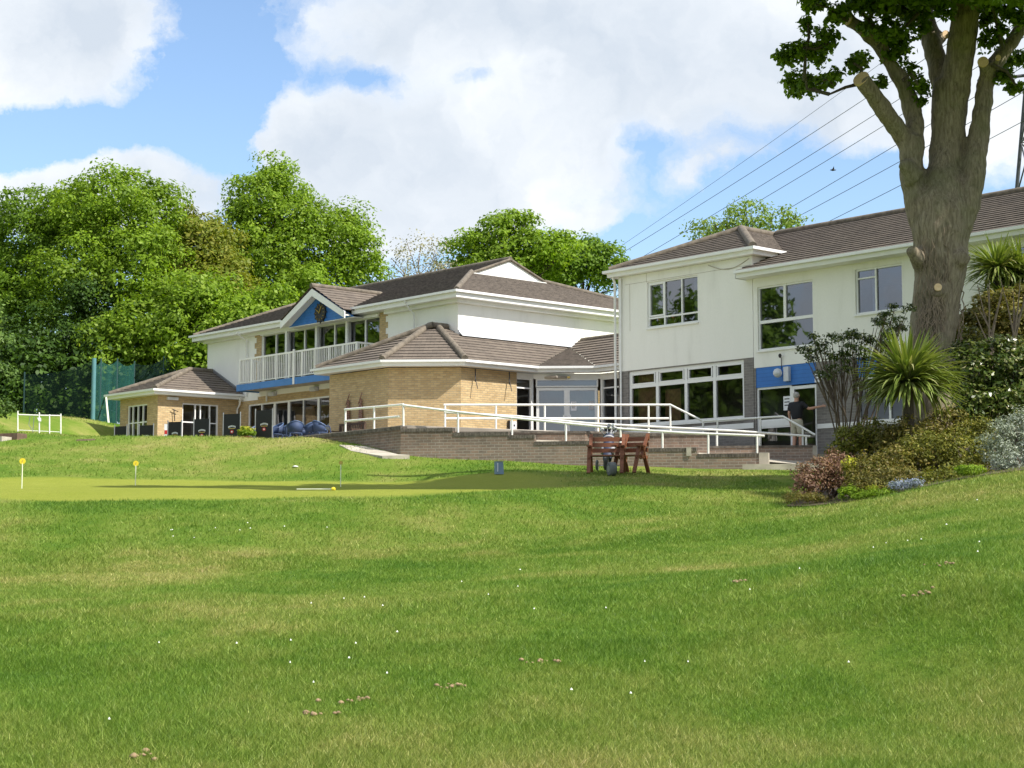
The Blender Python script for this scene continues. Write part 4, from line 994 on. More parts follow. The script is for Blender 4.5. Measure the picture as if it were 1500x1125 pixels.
def limb(m, a, b, r0, r1, wob=.06, n=5, sides=7):
    pts = []; L = math.dist(a, b)
    for i in range(n+1):
        t = i/n; k = 0 if i in (0, n) else wob*L*.5
        pts.append(tuple(a[j]+(b[j]-a[j])*t+random.uniform(-k, k)+(L*.06*sin(pi*t) if j == 2 else 0) for j in range(3)))
    m.tube(pts, [r0+(r1-r0)*i/n for i in range(n+1)], sides)
    return pts
def tree(name, label, px, Y, lobes, mat, pr=.8, nl=85, ls=.21, trunk_r=.35, group=None, cat='tree', inner=.35, dens=1, bark='bark_dark', zmin=-.75, extra=0, tl=.35):
    x = at(px, 600, Y)[0]; z = gz(x, Y); t = thing(name, label, cat, (x, Y, z-.1), 0, group); off = (x, Y, z-.1)
    P_, N_, S = crownpts(lobes, pr, nl, ls, inner, zmin, dens); leafmesh('crown', P_, N_, S, mat, t, off)
    cz_ = sum(l[0][2] for l in lobes)/len(lobes); cx_ = sum(l[0][0] for l in lobes)/len(lobes); top = (x*.6+cx_*.4, Y, z+(cz_-z)*.65)
    m = MB(); limb(m, (x, Y, z-.3), top, trunk_r, trunk_r*.6, .02, 6, 10)
    for c, r in lobes:
        q = limb(m, top if c[2] > top[2] else (x, Y, z+(top[2]-z)*.6), c, trunk_r*.45, trunk_r*.12, .1, 6)
        for k in range(5):
            d = unit(1)[0]; e = tuple(c[j]+d[j]*r[j]*.85 for j in range(3)); limb(m, q[random.randint(3, 5)], e, trunk_r*.12, .02, .12, 4, 5)
    m.build('trunk', bark, t, off); return t
gT = 'tall trees behind the clubhouse'
tree('broadleaf_tree', 'wide rounded green tree at the far left behind the driving net', 45, 92, [pxl(55, 370, 85, 85, 92), pxl(-10, 420, 70, 90, 93), pxl(30, 480, 75, 90, 90), pxl(-40, 500, 60, 100, 90)], 'leaf_mid', group=gT)
tree('broadleaf_tree', 'broad domed bright green tree, biggest of the left hand group', 190, 90, [pxl(175, 335, 85, 76, 90), pxl(125, 420, 70, 80, 88), pxl(215, 420, 75, 90, 88), pxl(120, 320, 50, 52, 91), pxl(235, 325, 38, 55, 90), pxl(90, 330, 45, 40, 92)], 'leaf_fresh', group=gT)
tree('broadleaf_tree', 'olive tinged tree between the big domed tree and the pointed tree', 300, 91, [pxl(280, 390, 52, 60, 90), pxl(310, 370, 42, 45, 92), pxl(268, 350, 30, 40, 92), pxl(320, 440, 55, 60, 89)], 'leaf_olive', group=gT, ls=.24)
tree('broadleaf_tree', 'dense fresh green tree filling in low above the pavilion roof', 285, 83, [pxl(295, 500, 70, 70, 83), pxl(230, 500, 55, 75, 84), pxl(350, 485, 62, 48, 83), pxl(300, 440, 48, 36, 84), pxl(170, 520, 45, 60, 84), pxl(395, 450, 30, 30, 84)], 'leaf_fresh', group=gT, ls=.24)
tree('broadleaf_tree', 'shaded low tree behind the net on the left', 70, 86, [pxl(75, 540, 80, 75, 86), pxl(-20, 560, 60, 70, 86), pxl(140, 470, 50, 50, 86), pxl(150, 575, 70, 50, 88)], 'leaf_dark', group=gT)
tree('broadleaf_tree', 'tall pointed bright green tree rising behind the left half of the clubhouse roof', 430, 96, [pxl(402, 262, 26, 28, 96), pxl(400, 305, 55, 42, 96), pxl(430, 335, 66, 42, 96), pxl(375, 290, 38, 30, 95), pxl(400, 385, 68, 58, 95), pxl(475, 375, 70, 60, 96), pxl(525, 390, 38, 48, 96), pxl(512, 328, 22, 24, 97), pxl(430, 430, 80, 40, 95), pxl(350, 350, 26, 60, 95)], 'leaf_fresh', group=gT)
tree('broadleaf_tree', 'green tree behind the clubhouse roof left of the white gablet', 760, 100, [pxl(745, 352, 42, 34, 100), pxl(695, 368, 34, 28, 100), pxl(790, 368, 46, 32, 100), pxl(755, 330, 22, 18, 100), pxl(730, 400, 74, 30, 101), pxl(822, 366, 26, 22, 100)], 'leaf_fresh', group=gT, ls=.23)
tree('broadleaf_tree', 'lower green tree beside the cream block at its left edge', 860, 104, [pxl(850, 385, 38, 32, 104), pxl(890, 400, 32, 34, 104), pxl(815, 390, 44, 32, 104), pxl(868, 374, 20, 18, 104), pxl(800, 400, 50, 30, 104)], 'leaf_mid', group=gT, ls=.24)
tree('blossom_tree', 'thin pale half bare tree between the two green trees', 612, 98, [pxl(615, 375, 34, 34, 98), pxl(590, 390, 22, 26, 98), pxl(645, 385, 18, 26, 98), pxl(612, 400, 46, 24, 99)], 'blossom', pr=.6, nl=13, ls=.15, trunk_r=.22, inner=.25, dens=.8, bark='twig')
tree('young_tree', 'airy yellow green tree top behind the cream block roof', 1090, 72, [pxl(1095, 325, 40, 28, 72), pxl(1040, 340, 32, 16, 72), pxl(1145, 325, 34, 18, 72), pxl(1100, 312, 14, 14, 72), pxl(1080, 350, 60, 22, 73)], 'leaf_pale', pr=.42, nl=20, ls=.15, trunk_r=.16, inner=.3, dens=.75)
tree('conifer', 'conifer poking in from the left edge of the picture', -40, 58, [pxl(-14, 500, 28, 9, 58), pxl(-12, 545, 32, 9, 58), pxl(-16, 598, 30, 11, 58), pxl(-28, 460, 26, 18, 58), pxl(-36, 520, 24, 90, 58)], 'leaf_conifer', pr=.3, nl=30, ls=.13, trunk_r=.16)
# dark hedge line closing the view under the left trees
P_, N_, S = crownpts([((x, 84+random.uniform(-1, 1), gz(x, 84)+1.2), (3, 2, 3.0)) for x in np.arange(-52, -8, 4.0)], .7, 40, .28, .3)
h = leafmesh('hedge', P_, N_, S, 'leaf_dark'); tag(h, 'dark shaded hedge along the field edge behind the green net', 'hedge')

# trees standing in front and left of the view: the windows mirror them
rt = []
for i, (x, y, s, l) in enumerate(((-42, 49, 1.0, 'spreading tree out to the left, mirrored in the office windows'), (-46, 79, 1.2, 'spreading tree far left of the pavilion, mirrored in the balcony windows'), (-54, 60, 1.35, 'tallest of the trees far out to the left, mirrored in the ground floor glass'))):
    z = gz(x, y)
    if i == 0:
        lobes = [((x, y, z+7), (4.5, 4.5, 3.6)), ((x+2, y+2, z+4.5), (4, 4, 3)), ((x-2, y-2, z+5), (4, 4, 3)), ((x+.5, y, z+10), (2.8, 2.8, 2.6))]
        P_, N_, S = crownpts(lobes, 1.0, 34, .5, .4); r0 = thing('broadleaf_tree', l, 'tree', (x, y, z), 0, 'trees mirrored in the windows'); leafmesh('crown', P_, N_, S, 'leaf_mid', r0, (x, y, z))
        m = MB(); limb(m, (x, y, z-.2), (x, y, z+7), .35, .2); m.build('trunk', 'bark_dark', r0, (x, y, z))
    else: r = dup(r0, (x, y, z), i*2.0, l); r.scale = (s, s, s)

# ------------------------------------------------------------------ the big tree
YT = 36.0; bx, _, _ = at(1368, 560, YT); bz = gz(bx, YT)-.2
big = thing('big_tree', 'large old tree with sawn off limbs and twisting trunk in front of the long wing', 'tree', (bx, YT, bz)); off = (bx, YT, bz)
def T(l): return [at(a, b, YT+d) for a, b, r, d in l], [r*YT/F/2 for a, b, r, d in l]
stems = [
 [(1362, 690, 100, 0), (1362, 600, 80, 0), (1363, 540, 70, 0), (1364, 500, 68, 0), (1372, 440, 70, 0), (1377, 400, 76, 0), (1378, 370, 80, 0), (1377, 340, 84, 0), (1378, 305, 80, 0), (1382, 255, 54, .1), (1386, 210, 26, .2)],
 [(1372, 400, 24, 0), (1362, 345, 46, 0), (1345, 300, 42, .05), (1336, 260, 35, .1), (1334, 225, 36, .1), (1333, 200, 36, .1)],
 [(1334, 215, 36, .1), (1318, 193, 28, 0), (1297, 165, 26, -.2), (1278, 137, 26, -.4), (1263, 117, 25, -.5)],
 [(1336, 215, 36, .15), (1340, 180, 30, .3), (1334, 150, 27, .4), (1322, 120, 24, .4), (1305, 92, 22, .4), (1285, 64, 20, .4), (1262, 42, 19, .3), (1242, 30, 17, .3)],
 [(1264, 44, 11, .3), (1280, 15, 10, .5), (1300, -20, 9, .8), (1330, -60, 8, 1)],
 [(1250, 36, 7, .3), (1243, 10, 6, .2), (1236, -20, 5, .2)],
 [(1378, 420, 24, .1), (1381, 350, 56, .1), (1384, 280, 60, .2), (1387, 220, 52, .3), (1390, 170, 53, .3), (1394, 120, 58, .3)],
 [(1386, 140, 36, .4), (1372, 90, 32, .7), (1362, 50, 30, .9), (1350, 10, 29, 1.1), (1335, -50, 26, 1.5), (1300, -150, 20, 1.8), (1270, -260, 12, 1.5)],
 [(1398, 140, 46, .2), (1405, 90, 43, .1), (1412, 40, 42, 0), (1419, -10, 41, 0), (1425, -100, 34, -.4), (1420, -220, 24, -.6), (1440, -330, 12, -.8)],
 [(1370, 60, 22, .9), (1384, 52, 15, .9)],
 [(1384, 410, 20, 0), (1396, 350, 44, -.1), (1416, 300, 42, -.1), (1427, 250, 34, -.1), (1434, 205, 31, 0), (1438, 165, 28, 0), (1443, 125, 26, .1), (1453, 98, 25, .1), (1476, 70, 21, .2), (1500, 36, 19, .4), (1530, -10, 17, .8), (1570, -80, 13, 1.2), (1600, -180, 8, 1.5)],
 [(1446, 110, 22, 0), (1441, 93, 18, -.25)], [(1456, 100, 14, -.1), (1461, 86, 9, -.35)],
 [(1340, 262, 34, -.1), (1326, 243, 22, -.25), (1318, 240, 14, -.3)],
 [(1352, 385, 34, -.2), (1338, 370, 22, -.4), (1332, 364, 15, -.5)],
 [(1396, 385, 40, -.25), (1408, 376, 30, -.45), (1416, 370, 20, -.5)],
 [(1373, 428, 36, -.35), (1374, 421, 24, -.58)],
 [(1370, 640, 50, -.3), (1390, 690, 40, -.9)], [(1352, 640, 50, -.2), (1328, 695, 36, -.5)]]
m = MB()
for s in stems:
    p, r = T(s); m.tube(p, r, 14)
o = m.build('trunk', 'bark', big, off, uv=False)
md = o.modifiers.new('blend', 'REMESH'); md.mode = 'VOXEL'; md.voxel_size = .045; md.use_smooth_shade = True
md = o.modifiers.new('soften', 'SMOOTH'); md.iterations = 5; md.factor = .6
tx = bpy.data.textures.new('bark_relief', 'CLOUDS'); tx.noise_scale = .35
md = o.modifiers.new('relief', 'DISPLACE'); md.texture = tx; md.strength = .10; md.mid_level = .5; md.texture_coords = 'LOCAL'
def cut(px, py, d, r, dirp, l=None):
    a = at(px, py, YT+d); b = at(dirp[0], dirp[1], YT+dirp[2]); n = nrm(vsub(a, b)); R = r*YT/F/2
    m = MB(); m.tube([vadd(a, vmul(n, -.02)), vadd(a, vmul(n, .035))], R, 18, smooth=False); m.build('sawn_end', 'fresh_cut', big, off)
cut(1262, 116, -.5, 25, (1278, 139, -.15)); cut(1241, 29, .25, 17, (1262, 45, .75)); cut(1385, 51, .85, 13, (1370, 62, 1.3)); cut(1440, 91, -.3, 16, (1446, 106, .2)); cut(1462, 85, -.4, 8, (1457, 98, 0)); cut(1374, 421, -.70, 11, (1373, 426, -.4))
# dead ivy stems climbing the trunk
m = MB()
def onsurf(px, py):
    # width of trunk at this height
    for a, b in zip(stems[0], stems[0][1:]):
        if b[1] <= py <= a[1]: t = (a[1]-py)/(a[1]-b[1]); c = a[0]+(b[0]-a[0])*t; r = (a[2]+(b[2]-a[2])*t)/2; break
    else: c, r = 1384, 44
    k = max(-.98, min(.98, (px-c)/r)); return at(px, py, YT-sqrt(1-k*k)*r*YT/F-.03)
for i in range(46):
    px = random.uniform(1340, 1415); py = random.uniform(470, 560); pts = []
    for k in range(random.randint(8, 16)):
        pts.append(onsurf(px, py)); px += random.gauss((1380-px)*.03, 4.0); py -= random.uniform(6, 14)
        if py < 330: break
    if len(pts) > 2: m.tube(pts, random.uniform(.006, .014), 5)
m.build('ivy_stem', 'twig', big, off)
# leafy clusters
cl = [(1162, 80, 20, 14), (1180, 75, 16, 14), (1150, 88, 14, 8), (1212, 58, 16, 14), (1205, 70, 14, 8), (1182, 38, 8, 16), (1165, 118, 16, 12), (1185, 125, 18, 14), (1210, 122, 16, 12), (1222, 112, 10, 10), (1168, 135, 14, 8), (1200, 88, 10, 8),
      (1195, 8, 18, 12), (1185, 0, 14, 8), (1225, 28, 16, 12), (1250, 95, 14, 12), (1262, 88, 10, 8), (1292, 122, 8, 8), (1228, 20, 14, 12), (1260, 10, 18, 14), (1290, 15, 22, 16), (1300, 45, 22, 18), (1320, 65, 22, 18), (1310, 85, 16, 12), (1330, 100, 12, 10), (1345, 125, 14, 12), (1352, 145, 10, 10), (1345, 30, 20, 20), (1330, 15, 22, 18), (1385, 15, 14, 14), (1378, 0, 16, 14), (1270, 40, 12, 12),
      (1452, 20, 16, 16), (1462, 50, 14, 14), (1470, 10, 20, 16), (1490, 25, 16, 20), (1495, 85, 14, 14), (1470, 110, 16, 12), (1485, 130, 14, 10), (1475, 95, 12, 10), (1445, 60, 10, 18), (1440, 30, 12, 14)]
lobes = [(at(a, b, YT+random.uniform(-.6, 1.0)), (rx*.95*YT/F, rx*YT/F*.7, ry*.92*YT/F)) for a, b, rx, ry in cl]
P1, N1, S1 = crownpts(lobes, .15, 12, .135, .4, -.9, .85)
up = []
for i in range(78):
    a = random.uniform(0, 6.28); rr = sqrt(random.random()); X = bx-.2+rr*cos(a)*8.2; Yy = 33.2+rr*sin(a)*2.9; zz_ = random.uniform(12.8, 17.0)-rr*1.2
    r = random.uniform(.6, 1.2); zlim = 1.6+.3226*(Yy+r)+r*.75+(.35 if X < bx-1.0 else -.1); (up.append)(((X, Yy, max(zz_, zlim)), (r, r, r*.7)))
P2, N2, S2_ = crownpts(up, .28, 34, .17, .4, -.9, .8)
leafmesh('crown', np.r_[P1, P2], np.r_[N1, N2], np.r_[S1, S2_], 'leaf_oak', big, off, aspect=.7)
m = MB(); tw = [((1263, 122), (1238, 128), (1215, 138), (1190, 128)), ((1215, 138), (1182, 130), (1178, 95)), ((1178, 118), (1180, 80), (1172, 75)), ((1262, 112), (1262, 100), (1250, 92)), ((1215, 62), (1195, 72), (1176, 70)), ((1225, 125), (1212, 116), (1206, 118)),
      ((1286, 70), (1300, 50), (1295, 20)), ((1322, 118), (1335, 108), (1345, 125)), ((1345, 20), (1325, 40), (1310, 60)), ((1453, 95), (1475, 105), (1488, 125)), ((1470, 72), (1462, 45), (1455, 15)), ((1243, 30), (1228, 24), (1215, 12), (1195, 6)), ((1285, 62), (1282, 40), (1262, 20)), ((1178, 80), (1185, 55), (1184, 35))]
for q in tw: m.tube([at(a, b, YT-.3) for a, b in q], [.045*(1-.22*i) for i in range(len(q))], 6)
for c, r in up[::2]:
    e = random.choice([T(stems[7])[0][4], T(stems[8])[0][4], T(stems[8])[0][5], T(stems[10])[0][10], T(stems[7])[0][5]]); limb(m, e, c, .06, .015, .08, 4, 5)
m.build('twigs', 'bark_dark', big, off)

# ------------------------------------------------------------------ garden bed on the right
def shrub(name, label, cat, px, Y, lobes, mat, pr=.22, nl=30, ls=.07, inner=.3, dens=1, stems_n=8, aspect=.5, group=None, stemmat='twig_dark', zmin=-.8):
    x = at(px, 600, Y)[0]; z = gz(x, Y); t = thing(name, label, cat, (x, Y, z), 0, group); off = (x, Y, z)
    P_, N_, S = crownpts(lobes, pr, nl, ls, inner, zmin, dens); leafmesh('foliage', P_, N_, S, mat, t, off, aspect)
    if not stems_n: return t
    m = MB()
    for i in range(stems_n):
        c, r = lobes[i % len(lobes)]; e = tuple(c[j]+random.uniform(-.5, .5)*r[j] for j in range(3)); limb(m, (x+random.uniform(-.2, .2), Y+random.uniform(-.1, .1), z-.1), e, .03, .008, .08, 5, 5)
    m.build('stems', stemmat, t, off); return t
shrub('heather', 'dusky pink bush at the left tip of the flower bed', 'shrub', 1200, 31, [pxl(1195, 698, 30, 26, 31), pxl(1225, 690, 24, 28, 31.3), pxl(1180, 712, 18, 18, 30.6), pxl(1240, 705, 16, 20, 31)], 'leaf_rose', .12, 24, .05, .4)
shrub('dry_grass_clump', 'low dry clump at the foot of the pink bush', 'plant', 1170, 30, [pxl(1168, 729, 20, 7, 30.2), pxl(1195, 731, 18, 6, 30.2)], 'leaf_bronze', .08, 18, .05, .3, aspect=.2, stems_n=0)
shrub('spreading_shrub', 'bronze green spreading shrub in the middle of the bed', 'shrub', 1290, 30, [pxl(1275, 695, 38, 26, 30), pxl(1320, 680, 42, 28, 30.5), pxl(1310, 705, 46, 18, 29.5), pxl(1255, 712, 24, 16, 29.7), pxl(1290, 715, 30, 12, 29.2)], 'leaf_bronze', .14, 26, .055, .35)
shrub('spreading_shrub', 'wide yellow green shrub below the spiky palm', 'shrub', 1390, 30.5, [pxl(1380, 668, 46, 32, 30.5), pxl(1420, 672, 34, 34, 30.5), pxl(1350, 665, 36, 26, 31), pxl(1400, 700, 46, 16, 29), pxl(1430, 640, 30, 24, 32)], 'leaf_shrub', .14, 26, .055, .35)
shrub('silver_shrub', 'silvery grey bush at the right edge of the bed', 'shrub', 1475, 29, [pxl(1470, 650, 32, 32, 29.5), pxl(1495, 640, 28, 34, 29.5), pxl(1480, 678, 24, 16, 28.5), pxl(1520, 660, 26, 30, 29)], 'leaf_silver', .12, 28, .045, .35)
shrub('ground_bush', 'tangled green bush under the spiky palm at the foot of the big trunk', 'shrub', 1340, 32, [pxl(1335, 640, 36, 22, 32), pxl(1365, 645, 34, 24, 32.5), pxl(1310, 650, 28, 20, 32), pxl(1385, 625, 28, 28, 33)], 'leaf_bronze', .16, 26, .07, .3)
shrub('shrub', 'dark green low bush left of the palm trunk', 'shrub', 1260, 33, [pxl(1250, 650, 28, 26, 33), pxl(1278, 640, 22, 30, 33), pxl(1230, 665, 20, 14, 33), pxl(1300, 655, 24, 24, 33)], 'leaf_shrub', .16, 26, .07, .3)
shrub('laurel', 'large glossy dark green shrub right of the palm', 'shrub', 1440, 34, [pxl(1430, 555, 42, 48, 34), pxl(1470, 540, 36, 42, 34), pxl(1495, 570, 36, 50, 34), pxl(1420, 600, 34, 30, 33.5), pxl(1465, 600, 50, 30, 33.5), pxl(1410, 530, 22, 28, 34.5)], 'leaf_glossy', .2, 26, .10, .35)
shrub('hedge_bush', 'yellow green and russet bush behind the trunk at the right edge', 'shrub', 1450, 38, [pxl(1440, 490, 34, 32, 38), pxl(1480, 480, 34, 38, 38), pxl(1510, 500, 34, 40, 38), pxl(1425, 470, 18, 20, 38), pxl(1455, 445, 28, 18, 38.5), pxl(1500, 440, 24, 20, 38.5)], 'leaf_bronze', .2, 26, .11, .35)
shrub('evergreen_bush', 'mid green bush under the rear palm at the right edge', 'shrub', 1480, 37, [pxl(1440, 515, 34, 18, 36.5), pxl(1490, 520, 34, 20, 36.5), pxl(1410, 500, 16, 22, 36.5)], 'leaf_shrub', .2, 26, .10, .35)
shrub('forget_me_nots', 'patch of small pale blue flowers at the lawn edge', 'flowers', 1325, 28.5, [pxl(1318, 712, 15, 5, 28.6), pxl(1340, 708, 12, 5, 28.4)], 'leaf_blue_flower', .08, 22, .035, .3, stems_n=0)
shrub('yellow_flowers', 'small yellow flowering plant between pink bush and bronze shrub', 'flowers', 1245, 30.2, [pxl(1246, 683, 10, 12, 30.2), pxl(1278, 716, 6, 7, 29)], 'flower_yellow', .07, 22, .045, .3, stems_n=0)
shrub('sword_fern', 'green leafy plant on the bed edge under the pink bush', 'plant', 1300, 28.7, [pxl(1290, 724, 22, 6, 28.7), pxl(1265, 728, 14, 5, 29), pxl(1245, 722, 16, 7, 29.4), pxl(1420, 690, 18, 6, 27.8)], 'leaf_fresh', .08, 20, .07, .3, aspect=.25, stems_n=0)
# bed soil
m = MB(); q = [at(1150, 735, 30.2), at(1230, 737, 29.2), at(1320, 725, 28.3), at(1420, 700, 27.4), at(1520, 690, 27), (13, 34, 0), (12, 41, 0), (9, 39, 0), (6.6, 36, 0)]
vs = [(p[0], p[1], gz(p[0], p[1])+.02) for p in q]; cxx = sum(p[0] for p in vs)/len(vs); cyy = sum(p[1] for p in vs)/len(vs)
vs2 = []; fs = []
for i in range(len(vs)):
    a, b = vs[i], vs[(i+1) % len(vs)]
    for j in range(6):
        for k in range(6-j):
            def PT(j, k):
                s_, t_ = j/6, k/6; x = cxx+(a[0]-cxx)*(s_)+(b[0]-cxx)*t_; y = cyy+(a[1]-cyy)*s_+(b[1]-cyy)*t_; return (x, y, gz(x, y)+.025)
            n0 = len(vs2); vs2 += [PT(j, k), PT(j+1, k), PT(j, k+1)]; fs.append((n0, n0+1, n0+2))
            if j+k < 5: n0 = len(vs2); vs2 += [PT(j+1, k), PT(j+1, k+1), PT(j, k+1)]; fs.append((n0, n0+1, n0+2))
m.add(vs2, fs); struct(m.build('soil_bed', 'soil'))

simple('twig_mid', (.12, .09, .06), .9, var=.3, sc=10)
# open stemmed rhododendron left of the palm
x, y = at(1235, 640, 34.5)[:2]; z = gz(x, y)
t = thing('rhododendron', 'bare stemmed spreading shrub with leaves only at its top, before the side door', 'shrub', (x, y, z)); off = (x, y, z)
m = MB(); tips = []
targets = [(1188, 520), (1200, 505), (1215, 520), (1232, 500), (1250, 495), (1222, 545), (1262, 515), (1280, 480), (1270, 500), (1295, 470), (1300, 490), (1310, 455), (1320, 480), (1285, 520), (1240, 530), (1205, 545), (1305, 505), (1215, 508), (1246, 508), (1328, 465)]
for px, py in targets:
    e = at(px, py, 34.5+random.uniform(-.5, .5)); b = (x+random.uniform(-.15, .35), y+random.uniform(-.15, .15), z); mid = (b[0]*.45+e[0]*.55+random.uniform(-.05, .15), b[1]*.5+e[1]*.5, b[2]+(e[2]-b[2])*.6)
    m.tube([b, tuple(b[i]*.55+mid[i]*.45+(0.05 if i == 0 else 0) for i in range(3)), mid, e], [.026, .021, .014, .006], 6); tips.append(e)
    for k in range(4):
        e2 = tuple(e[i]+random.uniform(-.28, .28)*(1 if i < 2 else .6) for i in range(3)); m.tube([mid, tuple((mid[i]+e2[i])/2+random.uniform(-.04, .04) for i in range(3)), e2], [.014, .010, .005], 5); tips.append(e2)
m.build('stems', 'twig_mid', t, off)
P_, N_, S = crownpts([(e, (.13, .13, .07)) for e in tips[::2]], .09, 7, .075, .4, -.6, .7); leafmesh('foliage', P_, N_, S, 'leaf_glossy', t, off, .4)

# cordyline palms
def cordyline(label, px, pyc, Y, L, n, base_z, seed, heads=((0, 0),)):
    r_ = np.random.default_rng(seed); x, _, zc = at(px, pyc, Y); t = thing('cordyline_palm', label, 'palm', (x, Y, base_z)); off = (x, Y, base_z)
    m = MB()
    for hx, hz in heads: m.tube([(x, Y, base_z-.1), (x+hx*.5, Y, (base_z+zc+hz)/2), (x+hx, Y, zc+hz)], [.13, .11, .09], 10)
    m.build('trunk', 'bark_dark', t, off)
    V = []; Fq = []; 
    for hx, hz in heads:
        for i in range(n):
            az = r_.random()*2*pi; el = math.asin(min(1, -0.35+1.33*r_.random())) ; ll = L*(.75+.35*r_.random()); w = .034*(.8+.5*r_.random())
            h = np.array([cos(az), sin(az), 0]); side = np.array([-sin(az), cos(az), 0]); p = np.array([x+hx, Y, zc+hz])+h*.05; seg = 7; base = len(V)
            droop = (.35+1.5*r_.random()**2)*(1 if el < 1.0 else .3)
            for k in range(seg+1):
                s = k/seg; e = el-droop*s**1.6; ww = w*(.55+.9*s if s < .35 else .87*(1-((s-.35)/.65)**1.8)+.01)
                V += [tuple(p-side*ww+np.array([0, 0, ww*.35])), tuple(p-np.array([0, 0, ww*.1])), tuple(p+side*ww+np.array([0, 0, ww*.35]))]
                p = p+(h*cos(e)+np.array([0, 0, sin(e)]))*ll/seg
            for k in range(seg):
                a = base+3*k; Fq += [(a, a+1, a+4, a+3), (a+1, a+2, a+5, a+4)]
    m = MB(); m.add(V, Fq, True); m.build('leaves', 'leaf_sword', t, off, uv=False)
cordyline('spiky sword leaved palm in front of the big trunk', 1330, 560, 32, 1.12, 640, gz(at(1330, 600, 32)[0], 32), 3)
cordyline('taller spiky palm behind the trunk at the right edge', 1462, 395, 40, .95, 300, gz(at(1462, 600, 40)[0], 40), 5, ((0, 0), (.55, -.1), (.2, -.75), (.9, -.6)))
# young bare saplings at right edge
for i, (px, top) in enumerate(((1452, 440), (1485, 425))):
    x = at(px, 520, 35.5)[0]; z = gz(x, 35.5); t = thing('sapling', 'thin bare forked sapling, the %s of two, at the right edge before the rear palm' % ('left' if i == 0 else 'right'), 'sapling', (x, 35.5, z), 0, 'bare saplings in the bed'); off = (x, 35.5, z)
    m = MB()
    for k in range(7):
        e = at(px+random.uniform(-26, 26), top+random.uniform(-30, 25), 35.5+random.uniform(-.2, .2)); f_ = at(px+random.uniform(-3, 3), 500+random.uniform(-10, 10), 35.5); m.tube([(x, 35.5, z), f_, tuple((f_[j]+e[j])/2+random.uniform(-.03, .03) for j in range(3)), e], [.03, .024, .015, .007], 6)
    m.build('trunk', 'twig', t, off)

# ------------------------------------------------------------------ terrace furniture
HW = WT+.03
def screen(px0, px1, Y, label, h=1.02):
    a = at(px0, 620, Y); b = at(px1, 620, Y-.35*(px1-px0)/25); a = (a[0], a[1]); b = (b[0], b[1]); W, l = wl(a, b); t = thing('windbreak', label, 'windbreak', (a[0], a[1], HW), 0, 'black windbreak panels along the terrace'); off = (a[0], a[1], HW)
    m = MB(); m.obox(W, .03, l-.03, HW+.10, HW+h, -.006, .006); pn = m.build('banner', 'banner', t, off)
    for u in (0, l): m = MB(); p = (W[0][0]+W[1][0]*u, W[0][1]+W[1][1]*u); m.tube([(*p, HW), (*p, HW+h+.06)], .022, 8); m.lathe((p[0], p[1], HW), [(.16, 0), (.16, .02), (.04, .04)], 12); m.build('post', 'grey_metal', t, off)
    c = l/2+.02; z = HW+h*.50; k = min(l/1.0, 1)
    m = MB()
    for i in range(9):
        u = c-.20*k+i*.05*k; zz1 = z+.07+.03*sin(pi*i/8); m.obox(W, u-.018*k, u+.012*k, zz1, zz1+.055, .007, .010)
    m.build('white_lettering', 'white_paper', t, off)
    m = MB(); p0, d, n = W
    def disc(r, sx, zc, o, mat, nm):
        q = MB(); q.slab([(p0[0]+d[0]*(c+sx*r*cos(j*pi/8))+n[0]*o, p0[1]+d[1]*(c+sx*r*cos(j*pi/8))+n[1]*o, zc+r*sin(j*pi/8)) for j in range(16)], (-n[0]*.003, -n[1]*.003, 0)); q.build(nm, mat, t, off)
    disc(.085*k, 1.2, z-.06, .0115, 'red', 'red_emblem'); disc(.04*k, 1.2, z-.06, .016, 'white_paper', 'emblem_centre')
    q = MB(); q.obox(W, c-.19*k, c+.19*k, z+.035, z+.055, .007, .0105); q.build('emblem_bar', 'brass', t, off)
screen(168, 186, 62, 'black windbreak at the left corner of the pavilion, leftmost of all')
screen(204, 225, 61.5, 'black windbreak in front of the pavilion french window on its left face')
screen(246, 266, 59.8, 'black windbreak just right of the pavilion corner, beside the red notice')
screen(284, 307, 58.4, 'black windbreak before the right pavilion window')
screen(327, 352, 57, 'black windbreak by the pavilion downpipe, second from the right', 1.08)
screen(374, 399, 56.3, 'black windbreak before the terrace doors, tallest and rightmost', 1.15)
def chair_parts(root, off, mat):
    m = MB()
    m.lathe((0, 0, .42), [(.24, 0), (.25, .02), (.24, .035)], 14, squash=.95); m.build('seat', mat, root)
    m = MB()
    vs = []
    for k in range(15):
        a = radians(180+k*180/14); f = abs(k-7)/7; vs += [(.235*cos(a), .225*sin(a), .47), (.275*cos(a), .27*sin(a), .83-.17*f**1.6), (.285*cos(a), .28*sin(a), .83-.17*f**1.6), (.245*cos(a), .235*sin(a), .47)]
    m.add(vs, [(4*k+j, 4*k+(j+1) % 4, 4*k+4+(j+1) % 4, 4*k+4+j) for k in range(14) for j in range(4)], True)
    m.build('back_shell', mat, root); m = MB()
    pts = []
    for k in range(13):
        a = radians(178+k*15.3); f = abs(k-6)/6; pts.append((.28*cos(a)*(1.02+.0*f), .275*sin(a), .84-.18*f**1.6))
    m.tube(pts, .02, 7); m.build('backrest', 'blue_pale', root)
    for sx in (-1, 1):
        m = MB(); m.tube([(sx*.28, .02, .66), (sx*.29, .16, .65), (sx*.25, .24, .42)], .02, 6); m.build('armrest', mat, root)
        for sy in (-1, 1): m = MB(); m.tube([(sx*.19, sy*.18, .43), (sx*.25, sy*.24, 0)], [.024, .016], 6); m.build('leg', mat, root)
